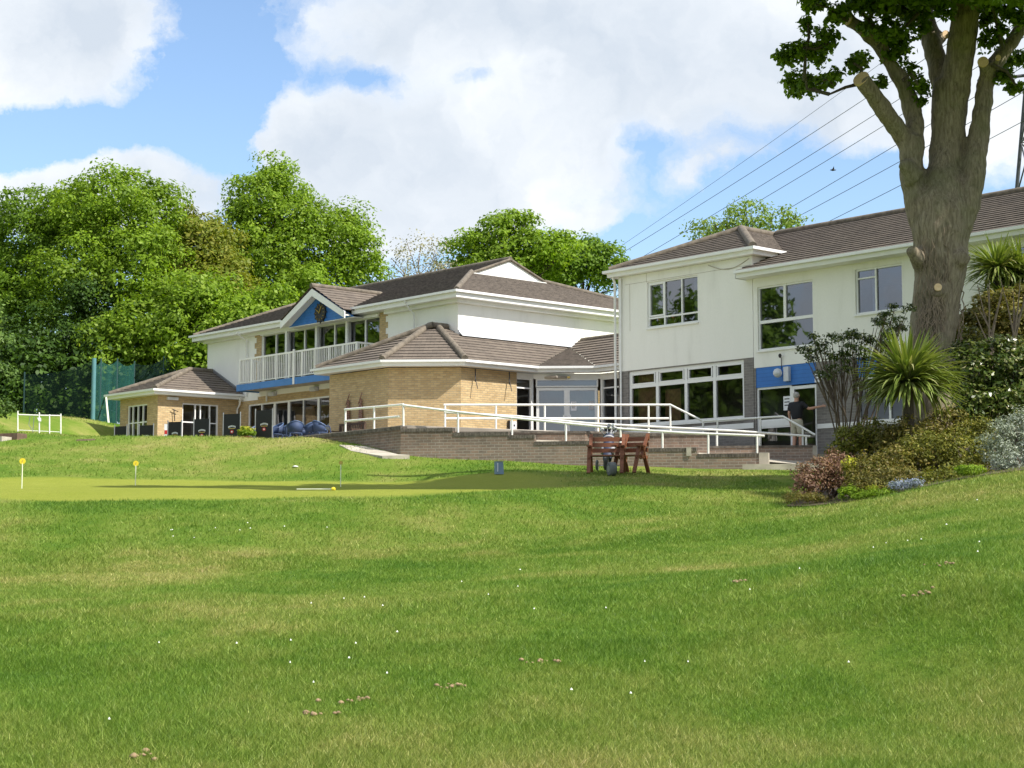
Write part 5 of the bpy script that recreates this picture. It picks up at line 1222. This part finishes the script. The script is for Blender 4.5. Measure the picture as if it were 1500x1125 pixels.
ch = [(403, 57.6, 2.2, 'blue plastic chair just right of the tallest windbreak post'), (418, 58.2, 1.2, 'blue chair tucked behind another at the left of the chair group'), (432, 57.0, .3, 'blue chair nearest the lawn with its curved back to us'), (446, 58.4, 4.4, 'blue chair turned sideways in the middle of the terrace group'),
      (455, 57.2, .9, 'blue chair at the right of the terrace group with slatted back'), (466, 58.8, 3.5, 'blue chair by the sliding doors at the back of the group'), (470, 56.8, 5.4, 'rightmost blue chair, beside the dark wooden bench'), (411, 59.6, 5, 'blue chair at the rear left near the open door'), (365, 58.8, 1.7, 'lone blue chair between the two right hand windbreaks')]
c0 = None
for i, (px, Y, rz, l) in enumerate(ch):
    x = at(px, 630, Y)[0]
    if c0 is None: c0 = thing('plastic_chair', l, 'chair', (x, Y, HW), rz, 'blue plastic terrace chairs'); chair_parts(c0, None, 'blue_plastic')
    else: dup(c0, (x, Y, HW), rz, l)
tb0 = None
for px, Y, l in ((425, 58.6, 'round blue table among the chairs, left one of the pair'), (458, 58.0, 'round blue table among the chairs, right one of the pair')):
    x = at(px, 630, Y)[0]
    if tb0 is None:
        tb0 = thing('round_table', l, 'table', (x, Y, HW), 0, 'round blue terrace tables'); m = MB(); m.lathe((0, 0, .70), [(.44, 0), (.45, .02), (.43, .04)], 24); m.build('table_top', 'blue_plastic', tb0)
        for k in range(4): a = k*pi/2+.6; m = MB(); m.tube([(.1*cos(a), .1*sin(a), .70), (.38*cos(a), .38*sin(a), 0)], [.03, .02], 6); m.build('leg', 'blue_plastic', tb0)
    else: dup(tb0, (x, Y, HW), .8, l)
for px, Y, l in ((461, 56.3, 'small white bucket on the terrace edge by the right chairs'),):
    x = at(px, 630, Y)[0]; t = thing('bucket', l, 'bucket', (x, Y, HW)); m = MB(); m.lathe((0, 0, 0), [(.07, 0), (.09, .2), (.10, .21), (.08, .215)], 12); m.build('body', 'pale_plastic', t)
    m = MB(); m.tube([(.09*cos(a), 0, .2+.09*sin(a)) for a in [k*pi/8 for k in range(9)]], .005, 5); m.build('handle', 'grey_metal', t)
# red and white notice on a stake
x = at(245, 620, 60.2)[0]; t = thing('notice_board', 'small red and white notice on a short stake by the pavilion corner', 'sign', (x, 60.2, HW)); m = MB(); m.tube([(0, .02, 0), (0, .02, 1.0)], .02, 6); m.build('stake', 'grey_metal', t)
m = MB(); m.box((-.10, -.01, .35), (.16, .005, .98)); m.build('board', 'white_paper', t)
m = MB(); m.box((-.09, -.016, .40), (.15, -.011, .52)); m.box((-.09, -.016, .62), (.15, -.011, .76)); m.build('red_band', 'red', t)
# planter with flowers
for px, Y, l in ((361, 55.9, 'low planter of yellow and white flowers between two windbreaks'),):
    x = at(px, 632, Y)[0]; t = thing('planter', l, 'planter', (x, Y, HW)); m = MB(); m.lathe((0, 0, 0), [(.13, 0), (.20, .25), (.22, .26), (.19, .265)], 14); m.build('pot', 'terracotta', t)
    P_, N_, S = crownpts([((0, 0, .38), (.26, .22, .16))], .08, 22, .06, .4); leafmesh('foliage', P_, N_, S, 'leaf_fresh', t); P_, N_, S = crownpts([((0, 0, .42), (.26, .22, .16))], .06, 8, .05, .2, 0); leafmesh('blossoms', P_, N_, S, 'flower_yellow', t)

def garden_bench(label, loc, rz, w, mat, name='garden_bench', aframe=False):
    t = thing(name, label, 'bench', loc, rz, None)
    m = MB()
    for k in range(4): m.box((-w/2, -.22+k*.115, .42), (w/2, -.22+k*.115+.095, .45))
    m.build('seat', mat, t)
    if aframe:
        for k in range(3): m = MB(); y = .28+.045*k; m.beam((-w/2-.02, y, .58+.14*k), (w/2+.02, y, .58+.14*k), .035, .10); m.build('back_slat', mat, t)
    else:
        m = MB(); k = -w/2+.06
        m.beam((-w/2, .30, .92), (w/2, .30, .92), .04, .08); m.beam((-w/2, .25, .50), (w/2, .25, .50), .04, .06)
        while k < w/2-.03: m.beam((k, .25, .50), (k, .30, .90), .05, .018, (0, 1, 0)); k += .10
        m.build('backrest', mat, t)
    for s in (-1, 1):
        x = s*(w/2-.03)
        if aframe:
            m = MB(); m.beam((x, -.40, 0), (x, -.10, .66), .045, .09, (1, 0, 0)); m.build('leg', mat, t); m = MB(); m.beam((x, .42, 0), (x, .05, .66), .045, .09, (1, 0, 0)); m.build('leg', mat, t)
            m = MB(); m.beam((x, -.02, .36), (x, .40, .98), .045, .08, (1, 0, 0)); m.build('back_post', mat, t)
            m = MB(); m.beam((x, -.42, .66), (x, .26, .68), .09, .035); m.build('armrest', mat, t)
            m = MB(); m.beam((x, -.30, .40), (x, .34, .40), .04, .07); m.build('seat_rail', mat, t)
        else:
            m = MB(); m.box((x-.03, -.26, 0), (x+.03, -.20, .66)); m.build('leg', mat, t); m = MB(); m.beam((x, .24, 0), (x, .31, .95), .06, .06, (0, 1, 0)); m.build('leg', mat, t)
            m = MB(); m.beam((x, -.28, .68), (x, .29, .68), .07, .03); m.build('armrest', mat, t)
            m = MB(); m.beam((x, -.22, .38), (x, .26, .38), .04, .06); m.build('seat_rail', mat, t)
    return t
X, Y = L2W(-49.6, 34.4); garden_bench('dark brown slatted garden bench against the brick wall nearest the blue chairs', (X, Y, HW), TH-.5, 1.25, 'dark_wood')
X, Y = L2W(-48.1, 34.9); garden_bench('dark brown slatted garden bench behind the white railing under the wall ornaments', (X, Y, HW), TH, 1.5, 'dark_wood')

# the two red brown A frame seats on the lawn
bz1 = lambda px, Y: (at(px, 660, Y)[0], Y, gz(at(px, 660, Y)[0], Y))
lc = bz1(888, 41.3)
garden_bench('red brown wooden A frame bench on the lawn with the golf trolley behind it', lc, radians(-8), .86, 'red_wood', aframe=True)
lc2 = bz1(924, 41.6); garden_bench('red brown wooden A frame seat turned to the right beside the trolley', lc2, radians(-30), .62, 'red_wood', aframe=True)
# golf trolley with its bag
gx, gy, gzz = bz1(889, 42.3)
t = thing('golf_trolley', 'golf trolley standing behind the wooden bench with its bag leaning left', 'golf trolley', (gx, gy, gzz), radians(-12))
def wheel(x, y, r, w, nm='wheel'):
    m = MB(); m.tube([(x-w/2, y, r), (x-w/2+.01, y, r), (x+w/2-.01, y, r), (x+w/2, y, r)], [r*.85, r, r, r*.85], 20); wo_ = m.build(nm, 'rubber', t)
    m = MB(); m.tube([(x-w/2-.006, y, r), (x+w/2+.006, y, r)], r*.5, 14); m.build('hub', 'grey_metal', wo_)
wheel(.05, -.45, .17, .10, 'front_wheel'); wheel(-.30, .32, .15, .05); wheel(.34, .32, .15, .05)
m = MB(); m.tube([(.05, -.45, .17), (.05, -.2, .28), (.02, .35, .75), (0, .62, 1.0)], .018, 8); m.tube([(-.3, .32, .15), (.34, .32, .15)], .014, 8); m.tube([(-.12, .60, 1.0), (.12, .64, 1.0)], .02, 8); m.build('frame', 'grey_metal', t)
t = thing('golf_bag', 'dark golf bag with clubs strapped on the trolley', 'golf bag', (gx, gy, gzz), radians(-12))
m = MB(); m.tube([(.03, -.15, .28), (.02, .08, .50), (.0, .33, .84), (-.01, .36, .88)], [.11, .14, .13, .145], 16); m.build('body', 'bag_navy', t)
m = MB(); m.tube([(.13, -.06, .42), (.12, .12, .60)], [.06, .07], 10); m.tube([(-.10, -.02, .44), (-.10, .14, .62)], [.05, .06], 10); m.build('pocket', 'bag_grey', t)
m = MB(); m.tube([(.0, .30, .80), (-.005, .325, .835)], .148, 16); m.build('band', 'bag_grey', t)
for k in range(6):
    a = k*1.05; b = (.06*cos(a), .36+.05*sin(a), .88); e = (b[0]*1.9+(-.12 if k == 3 else 0), b[1]+.14, 1.05+.05*(k % 3)); m = MB(); m.tube([b, e], .007, 5); cb = m.build('club', 'grey_metal', t)
    m = MB(); m.tube([e, (e[0]+.03, e[1], e[2]+.05), (e[0]+.07, e[1]-.02, e[2]+.05)], [.025, .035, .02], 8); m.build('club_head', 'white_paper' if k % 2 else 'grey_metal', cb)
x, y, z = bz1(896, 40.7); t = thing('spare_wheel', 'fat grey wheel standing on the grass in front of the wooden bench', 'wheel', (x, y, z), radians(18)); wheel(0, 0, .165, .17, 'tyre')
# small box and ball washer on the lawn
x, y, z = bz1(730.5, 41); t = thing('marker_box', 'small blue grey upright box on the lawn beneath the wall', 'box', (x, y, z), radians(25))
m = MB(); m.slab([(-.10, -.09, 0), (.10, -.09, 0), (.09, -.06, .30), (-.09, -.06, .30)], (0, .12, 0)); m.build('body', 'blue_grey_box', t); m = MB(); m.box((-.10, -.075, .301), (.10, .07, .315)); m.build('lid', 'grey_metal', t); m = MB(); m.box((-.075, -.094, .06), (-.055, -.086, .27)); m.build('side_strip', 'white_paper', t)
# putting green markers
def flag(px, ybot, ytop, Y, label, mat='yellow', rr=.065):
    x, _, _ = at(px, ybot, Y); z = gz(x, Y); h = (ybot-ytop)*Y/F; t = thing('putting_marker', label, 'putting marker', (x, Y, z), 0, 'yellow disc markers on the putting green')
    m = MB(); m.tube([(0, 0, -.05), (0, 0, h-.1)], .011, 6); m.build('pole', 'pole_white', t); m = MB(); m.tube([(0, -.008, h-.06), (0, .008, h-.06)], rr, 16, smooth=False); d = m.build('disc', mat, t)
    m = MB(); m.beam((-.012, -.010, h-.085), (.012, -.010, h-.035), .014, .004, (0, 1, 0)); m.build('numeral', 'brass', d)
flag(32, 712, 668, 36.5, 'yellow disc marker nearest the left edge of the green'); flag(198.5, 703, 667, 40.5, 'brightest yellow disc marker in front of the pavilion'); flag(499, 705, 666, 41, 'faint yellow disc marker below the stone path', 'yellow_dull', .05)
x, y, z = bz1(465, 34.6); t = thing('lying_flagstick', 'white stick with yellow tip lying flat on the putting green', 'flagstick', (x, y, z)); m = MB(); m.tube([(-.42, .05, .03), (.30, 0, .03)], .011, 6); m.build('pole', 'pole_white', t); m = MB(); m.tube([(.30, 0, .03), (.34, 0, .035), (.37, -.01, .03)], [.03, .04, .025], 8); m.build('tip', 'yellow', t)
x, y, z = bz1(433, 45.5); m = MB(); m.lathe((x, y, gz(x, 45.5)), [(.0, 0), (.07, .01), (.08, .03), (.03, .05)], 8); tag(m.build('paper_scrap', 'white_paper'), 'crumpled white scrap on the bank below the chairs', 'litter')
# white frame fence and step at the left
t = thing('white_fence', 'low white post and rail frame on the grass at the left', 'fence', at(60, 634, 58)); off = tuple(t.location)
m = MB(); A = lambda px, py: at(px, py, 58)
m.tube([A(26, 607.5), A(57, 608.5), A(89, 609)], .024, 8); m.tube([A(26, 630), A(89, 633)], .013, 8); m.build('rail', 'rail_paint', t, off)
for px, a, b in ((26, 602, 637), (57.5, 604, 636), (72.5, 607, 636), (89, 606, 637)): m = MB(); m.tube([A(px, a), A(px, b)], .024, 8); m.build('post', 'rail_paint', t, off)
m = MB(); m.tube([A(44, 610), A(42, 622), A(49, 632)], .012, 5); m.tube([A(50, 610), A(48, 634)], .012, 5); m.build('chain', 'grey_metal', t, off)
p = A(57.5, 612); m = MB(); m.slab([(p[0]-.06, p[1]-.04, p[2]), (p[0]+.07, p[1]-.04, p[2]), (p[0]+.08, p[1]-.05, p[2]-.13), (p[0]-.01, p[1]-.05, p[2]-.10)], (0, .01, 0)); tag(m.build('cloth', 'white_paper'), 'small white cloth hung on the low white fence', 'cloth')
t = thing('brick_step', 'weathered brown brick step at the far left of the lawn', 'step', at(0, 640, 54)); off = tuple(t.location); a = at(-40, 640, 54); b = at(25, 640, 53.4)
W, l = wl((a[0], a[1]), (b[0], b[1])); zt_ = at(10, 636, 54)[2]; m = MB(); m.obox(W, 0, l, zt_-1.0, zt_-.0, -.5, 0); m.build('body', 'timber_weathered', t, off); m = MB(); m.obox(W, -.1, l-.2, zt_-.9, zt_-.13, .004, .5); m.build('tread', 'concrete', t, off)
x = at(125, 641, 52.5)[0]; z = gz(x, 52.5); m = MB(); m.add([(-.3+x, 52.5, z), (.3+x, 52.45, z), (.3+x, 52.7, z), (-.3+x, 52.7, z), (-.25+x, 52.52, z+.04), (.28+x, 52.5, z+.06), (.28+x, 52.68, z+.05), (-.22+x, 52.68, z+.05)], [(0, 1, 5, 4), (1, 2, 6, 5), (2, 3, 7, 6), (3, 0, 4, 7), (4, 5, 6, 7)]); tag(m.build('wooden_plank', 'timber_weathered'), 'short dark plank lying on the grass left of the pavilion', 'plank')
# driving net
t = thing('golf_net', 'tall dark green practice netting on poles left of the pavilion', 'net', at(140, 617, 78)); off = tuple(t.location)
A = lambda px, py, Y=78: at(px, py, Y)
segs_ = [(36, 548, 80), (138, 528, 76), (148, 528, 77), (172, 528, 79), (197, 532, 81), (240, 525, 81), (285, 500, 82)]
for (a, ya, Ya), (b, yb, Yb) in zip(segs_, segs_[1:]):
    p, q = A(a, ya, Ya), A(b, yb, Yb); zb1, zb2 = gz(p[0], Ya)-.2, gz(q[0], Yb)-.2; m = MB(); n = 8; vs = []
    for i in range(n+1):
        s = i/n; w_b = .25*sin(s*9+a); vs += [(p[0]+(q[0]-p[0])*s, Ya+(Yb-Ya)*s+w_b*.4, zb1+(zb2-zb1)*s), (p[0]+(q[0]-p[0])*s, Ya+(Yb-Ya)*s, p[2]+(q[2]-p[2])*s-.2*sin(pi*s))]
    m.add(vs, [(2*i, 2*i+2, 2*i+3, 2*i+1) for i in range(n)], True); m.build('net_panel', 'green_netting' if 130 < a < 190 else 'faint_netting', t, off)
for px, py, Yp in segs_: p = A(px, py, Yp); m = MB(); m.tube([(p[0], p[1], gz(p[0], p[1])-.3), (p[0], p[1], p[2]+.1)], .10 if px == 138 else .04, 8); m.build('pole', 'net_post' if px == 138 else 'net_post_dark', t, off)
m = MB(); p, q = A(159, 620, 75), A(155, 580, 77.5); m.tube([p, q], .05, 6); m.build('stay', 'pole_white', t, off)

# ------------------------------------------------------------------ power lines and pylon
py0 = at(1530, 300, 118); t = thing('pylon', 'dark steel lattice pylon at the right edge behind the long wing', 'pylon', (py0[0], 118, 7)); off = (py0[0], 118, 7)
m = MB(); H = 36; cxp, cyp = py0[0]+.5, 118
def pc_(s, sx, sy): w = 3.2*(1-s)+.5; return (cxp+sx*w, cyp+sy*w, 6.5+H*s)
for sx in (-1, 1):
    for sy in (-1, 1): m.tube([pc_(0, sx, sy), pc_(1, sx, sy)], .14, 6)
for i in range(9):
    a, b = i/9, (i+1)/9
    for (s1, s2) in (((-1, -1), (1, -1)), ((1, -1), (1, 1)), ((1, 1), (-1, 1)), ((-1, 1), (-1, -1))): m.tube([pc_(a, *s1), pc_(b, *s2)], .06, 5); m.tube([pc_(a, *s2), pc_(b, *s1)], .06, 5); m.tube([pc_(b, *s1), pc_(b, *s2)], .05, 5)
m.build('tower', 'dark_steel', t, off)
for z, w in ((6.5+H*.78, 5), (6.5+H*.98, 4)): m = MB(); m.tube([(cxp-w, cyp, z), (cxp, cyp, z+.6), (cxp+w, cyp, z)], .12, 6); m.build('cross_arm', 'dark_steel', t, off)
wires = [((1100, 229), (1225, 140), 'topmost faint'), ((1100, 253), (1262, 148), 'second'), ((1100, 281), (1275, 172), 'third'), ((1108, 297), (1285, 190), 'fourth'), ((1165, 300), (1305, 217), 'fifth'), ((1205, 298), (1312, 240), 'sixth'), ((1265, 299), (1330, 266), 'lowest')]
for i, ((a, b), (c, d), l) in enumerate(wires):
    sl = (d-b)/(c-a); X0, X1 = 860, 1540; q = []
    for k in range(15):
        s = k/14; px = X0+(X1-X0)*s; yy = b+(px-a)*sl+(px-a)*(px-c)*-.00007; q.append(at(px, yy, 190-80*s))
    m = MB(); m.tube(q, .026 if i else .018, 5, caps=False); o = m.build('power_cable', 'black_paint', uv=False); tag(o, ['topmost and faintest of the overhead cables crossing behind the big tree', 'second overhead cable from the top', 'third overhead cable from the top', 'fourth, middle overhead cable of the seven', 'fifth overhead cable, third from the bottom', 'sixth overhead cable, last but one', 'lowest overhead cable, meeting the long wing roof'][i], 'power cable', 'overhead power cables')
b = at(1220, 249, 70); m = MB(); m.tube([vadd(b, (-.12, 0, 0)), b, vadd(b, (.14, 0, 0))], [.01, .05, .01], 6); m.add([vadd(b, (-.02, 0, .03)), vadd(b, (.06, 0, .03)), vadd(b, (.0, -.25, .12)), vadd(b, (.0, .25, .12))], [(0, 1, 2), (1, 0, 3)]); tag(m.build('bird', 'black_paint', fixn=True), 'tiny dark bird flying between the cables left of the trunk', 'bird')
# ------------------------------------------------------------------ person at the side door, seen from behind
def skin(name, joints, edges, mat, parent, sub=2, root=0):
    me = bpy.data.meshes.new(name); me.from_pydata([j[:3] for j in joints], edges, []); o = bpy.data.objects.new(name, me); C.objects.link(o); o.parent = parent; me.materials.append(M[mat])
    md = o.modifiers.new('skin', 'SKIN'); md.use_smooth_shade = True
    for i, j in enumerate(joints): d = me.skin_vertices[0].data[i]; r = j[3]; d.radius = r if isinstance(r, tuple) else (r, r); d.use_root = (i == root)
    s = o.modifiers.new('sub', 'SUBSURF'); s.levels = sub; s.render_levels = sub; return o
px_, py_ = L2W(-29.98, 37.25); pz_ = 4.13
per = thing('person', 'person seen from behind in black t-shirt and cream shorts, right arm stretched to the wall', 'person', (px_, py_, pz_), TH+radians(4))
# local: facing +y (into the door), x right
J = [(0, 0, .95, .11), (0, 0, 1.12, .10), (0, .0, 1.32, (.14, .10)), (0, -.01, 1.46, .07), (0, .0, 1.55, .055), (0, .01, 1.63, (.075, .09)), (0, .01, 1.71, (.07, .085)),
     (.19, 0, 1.42, .06), (.36, .08, 1.27, .047), (.56, .2, 1.32, .036), (.63, .24, 1.33, .028), (.68, .27, 1.34, .034),
     (-.19, 0, 1.42, .06), (-.24, -.02, 1.16, .045), (-.25, .05, .93, .034), (-.25, .07, .86, .026), (-.25, .08, .80, .032),
     (.10, 0, .88, .09), (.11, .02, .50, .062), (.12, -.02, .12, .042), (.12, -.02, .05, .04), (.13, .12, .03, .035),
     (-.10, 0, .88, .09), (-.11, .05, .50, .062), (-.12, 0, .12, .042), (-.12, 0, .05, .04), (-.13, .14, .03, .035)]
E = [(0, 1), (1, 2), (2, 3), (3, 4), (4, 5), (5, 6), (2, 7), (7, 8), (8, 9), (9, 10), (10, 11), (2, 12), (12, 13), (13, 14), (14, 15), (15, 16), (0, 17), (17, 18), (18, 19), (19, 20), (20, 21), (0, 22), (22, 23), (23, 24), (24, 25), (25, 26)]
def addf(hand, dirs):
    for d, l, r in dirs:
        h = J[hand]; a = tuple(h[i]+d[i]*.03 for i in range(3)); b = tuple(a[i]+d[i]*l*.5 for i in range(3)); c = (b[0]+d[0]*l*.5, b[1]+d[1]*l*.5, b[2]+d[2]*l*.5-.006)
        n0 = len(J); J.extend([(*a, r), (*b, r*.9), (*c, r*.8)]); E.extend([(hand, n0), (n0, n0+1), (n0+1, n0+2)])
addf(11, [((.8, .4, .45), .07, .009), ((.88, .4, .2), .08, .009), ((.9, .4, -.03), .075, .009), ((.85, .4, -.3), .06, .008), ((.2, .3, .9), .05, .010)])
addf(16, [((0, .35, -.93), .07, .009), ((0, .12, -.99), .08, .009), ((0, -.12, -.99), .075, .009), ((0, -.35, -.93), .06, .008), ((.3, .7, -.6), .05, .010)])
body = skin('body', J, E, 'skin', per)
for s in (-1, 1):
    m = MB(); m.tube([(s*.078, .015, 1.62), (s*.088, .005, 1.655), (s*.08, .01, 1.685)], [.010, .016, .010], 8); m.build('ear', 'skin', per)
m = MB(); m.lathe((0, -.008, 1.62), [(.055, -.03), (.082, .0), (.088, .05), (.083, .09), (.06, .125), (.02, .14)], 16, squash=1.1); m.build('hair', 'hair_grey', per)
m = MB(); m.tube([(0, .10, 1.66), (0, .125, 1.63), (0, .105, 1.615)], [.010, .017, .012], 8); m.build('nose', 'skin', per)
skin('shirt', [(0, 0, .93, (.175, .15)), (0, 0, 1.15, (.17, .135)), (0, 0, 1.33, (.19, .14)), (0, 0, 1.44, (.13, .10)), (0, 0, 1.49, .075), (.20, 0, 1.42, .078), (.34, .07, 1.29, .07), (-.20, 0, 1.42, .078), (-.235, -.02, 1.22, .07)], [(0, 1), (1, 2), (2, 3), (3, 4), (2, 5), (5, 6), (2, 7), (7, 8)], 'shirt', per)
skin('shorts', [(0, 0, 1.04, (.168, .14)), (0, 0, .90, (.175, .155)), (.10, 0, .84, .105), (.115, .015, .55, .10), (-.10, 0, .84, .105), (-.115, .04, .55, .10)], [(0, 1), (1, 2), (2, 3), (1, 4), (4, 5)], 'shorts', per)
for s, dy in ((1, 0), (-1, .02)):
    m = MB(); m.tube([(s*.125, -.07+dy, .05), (s*.125, 0+dy, .055), (s*.13, .12+dy, .045), (s*.13, .19+dy, .035)], [.04, .05, .048, .03], 10); m.build('shoe', 'shoe', per)

# ------------------------------------------------------------------ sky, sun
SUN_EL = radians(47); SX, SY = .875, -.485
w = bpy.data.worlds.new('World'); SC.world = w; w.use_nodes = True; nt = w.node_tree; bg = nt.nodes['Background']; out = nt.nodes['World Output']
sky = nt.nodes.new('ShaderNodeTexSky'); sky.sky_type = 'NISHITA'; sky.sun_disc = False; sky.sun_elevation = SUN_EL; sky.sun_rotation = atan2(SX, SY); sky.altitude = 50; sky.air_density = 1.0; sky.dust_density = .6; sky.ozone_density = 2.6
bg.inputs[1].default_value = .13; ln(nt, sky.outputs[0], bg.inputs[0])
d = nt.nodes.new('ShaderNodeTexCoord').outputs['Generated']
sp = nt.nodes.new('ShaderNodeSeparateXYZ'); ln(nt, d, sp.inputs[0])
az = mth(nt, 'ARCTAN2', sp.outputs[0], sp.outputs[1]); el = mth(nt, 'ARCSINE', sp.outputs[2])
cb = nt.nodes.new('ShaderNodeCombineXYZ'); ln(nt, az, cb.inputs[0]); ln(nt, el, cb.inputs[1]); uv = cb.outputs[0]
# wobble the direction so that cloud edges billow
def fbm(vec, s, det=7, rough=.6, dist=0.): return noise(nt, vec, s, det, rough, dist)
nz = nt.nodes.new('ShaderNodeTexNoise'); nz.inputs['Scale'].default_value = 14; nz.inputs['Detail'].default_value = 7; nz.inputs['Roughness'].default_value = .62; ln(nt, uv, nz.inputs['Vector'])
wv = nt.nodes.new('ShaderNodeVectorMath'); wv.operation = 'SUBTRACT'; ln(nt, nz.outputs['Color'], wv.inputs[0]); wv.inputs[1].default_value = (.5, .5, .5)
wm = nt.nodes.new('ShaderNodeVectorMath'); wm.operation = 'MULTIPLY_ADD'; ln(nt, wv.outputs[0], wm.inputs[0]); wm.inputs[1].default_value = (.10, .055, 0); ln(nt, uv, wm.inputs[2]); q = wm.outputs[0]
def angs(px, py): r = ray(px, py); return atan2(r[0], r[1]), math.asin(r[2]/sqrt(sum(k*k for k in r)))
def blob(px, py, rx, ry):
    a, e = angs(px, py); s = nt.nodes.new('ShaderNodeVectorMath'); s.operation = 'SUBTRACT'; ln(nt, q, s.inputs[0]); s.inputs[1].default_value = (a, e, 0)
    k = nt.nodes.new('ShaderNodeVectorMath'); k.operation = 'MULTIPLY'; ln(nt, s.outputs[0], k.inputs[0]); k.inputs[1].default_value = (F/rx, F/ry, 0)
    l = nt.nodes.new('ShaderNodeVectorMath'); l.operation = 'LENGTH'; ln(nt, k.outputs[0], l.inputs[0])
    mr = nt.nodes.new('ShaderNodeMapRange'); mr.interpolation_type = 'SMOOTHSTEP'; mr.inputs[1].default_value = 0; mr.inputs[2].default_value = 1.25; mr.inputs[3].default_value = 1; mr.inputs[4].default_value = 0; ln(nt, l.outputs['Value'], mr.inputs[0]); return mr.outputs[0]
POS = [(60, 60, 190, 110, 1.2), (150, 20, 120, 60, .5), (700, 30, 330, 110, 1.3), (1000, 70, 300, 150, 1.3), (1300, 60, 300, 130, 1.2), (600, 230, 260, 140, 1.2), (450, 190, 120, 100, .8), (800, 215, 190, 110, .9), (180, 275, 230, 62, 1.1), (20, 300, 90, 50, .8), (1050, 245, 80, 45, .55), (1440, 190, 150, 70, .8), (640, 330, 260, 60, .8), (870, 320, 60, 40, .4), (1240, 190, 100, 50, .5), (950, 320, 120, 40, .25)]
NEG = [(320, 120, 110, 110, .9), (300, 190, 110, 60, .5), (60, 200, 170, 50, .9), (540, 106, 120, 34, .5), (700, 122, 90, 26, .3), (930, 190, 70, 40, .45), (940, 350, 130, 50, .7), (1150, 280, 140, 55, .9), (1330, 260, 100, 50, .5), (720, 115, 60, 30, .2), (985, 210, 60, 40, .3)]
base = mth(nt, 'MULTIPLY', mth(nt, 'SUBTRACT', fbm(uv, 3.2, 8, .62, .3), .47), 2.2)
inview = blob(750, 180, 1500, 800)
tot = mth(nt, 'MULTIPLY', base, .55)
sc_ = None
for p in POS:
    v = mth(nt, 'MULTIPLY', blob(*p[:4]), p[4]); sc_ = v if sc_ is None else mth(nt, 'ADD', sc_, v)
for p in NEG: sc_ = mth(nt, 'SUBTRACT', sc_, mth(nt, 'MULTIPLY', blob(*p[:4]), p[4]))
outv = mth(nt, 'MULTIPLY', mth(nt, 'SUBTRACT', 1, ramp(nt, inview, [(0, g3(0)), (.25, g3(1))])), .42)
tot = mth(nt, 'ADD', mth(nt, 'ADD', tot, sc_), outv)
fine = mth(nt, 'MULTIPLY', mth(nt, 'SUBTRACT', fbm(q, 22, 7, .65), .5), .95)
tot = mth(nt, 'ADD', tot, fine)
fac = ramp(nt, tot, [(.14, g3(0)), (.34, g3(.45)), (.54, g3(.90)), (.85, g3(1))])
shade = fbm(q, 7, 6, .55)
ccol = ramp(nt, mth(nt, 'ADD', mth(nt, 'MULTIPLY', shade, 1.0), mth(nt, 'MULTIPLY', tot, -.10)), [(.26, (.60, .67, .76)), (.42, (.76, .81, .87)), (.52, (.88, .91, .94)), (.62, (1.0, 1.0, 1.0))])
bg2 = nt.nodes.new('ShaderNodeBackground'); ln(nt, ccol, bg2.inputs[0]); bg2.inputs[1].default_value = .70
lp = nt.nodes.new('ShaderNodeMixShader'); ln(nt, fac, lp.inputs[0]); ln(nt, bg.outputs[0], lp.inputs[1]); ln(nt, bg2.outputs[0], lp.inputs[2]); ln(nt, lp.outputs[0], out.inputs[0])
SC['cloud_note'] = ''
del SC['cloud_note']
s = bpy.data.lights.new('sun', 'SUN'); s.energy = 4.2; s.angle = radians(.53); s.color = (1, .95, .87); so = bpy.data.objects.new('sun', s); C.objects.link(so)
import mathutils
so.rotation_euler = mathutils.Vector((SX*cos(SUN_EL), SY*cos(SUN_EL), sin(SUN_EL))).to_track_quat('Z', 'Y').to_euler(); so.location = (60, -30, 80)
SC.view_settings.view_transform = 'Standard'; SC.view_settings.look = 'None'; SC.view_settings.exposure = .72; SC.view_settings.gamma = 1
SC.render.engine = 'CYCLES'; SC.cycles.max_bounces = 6; SC.cycles.transparent_max_bounces = 12; SC.cycles.caustics_reflective = False; SC.cycles.caustics_refractive = False
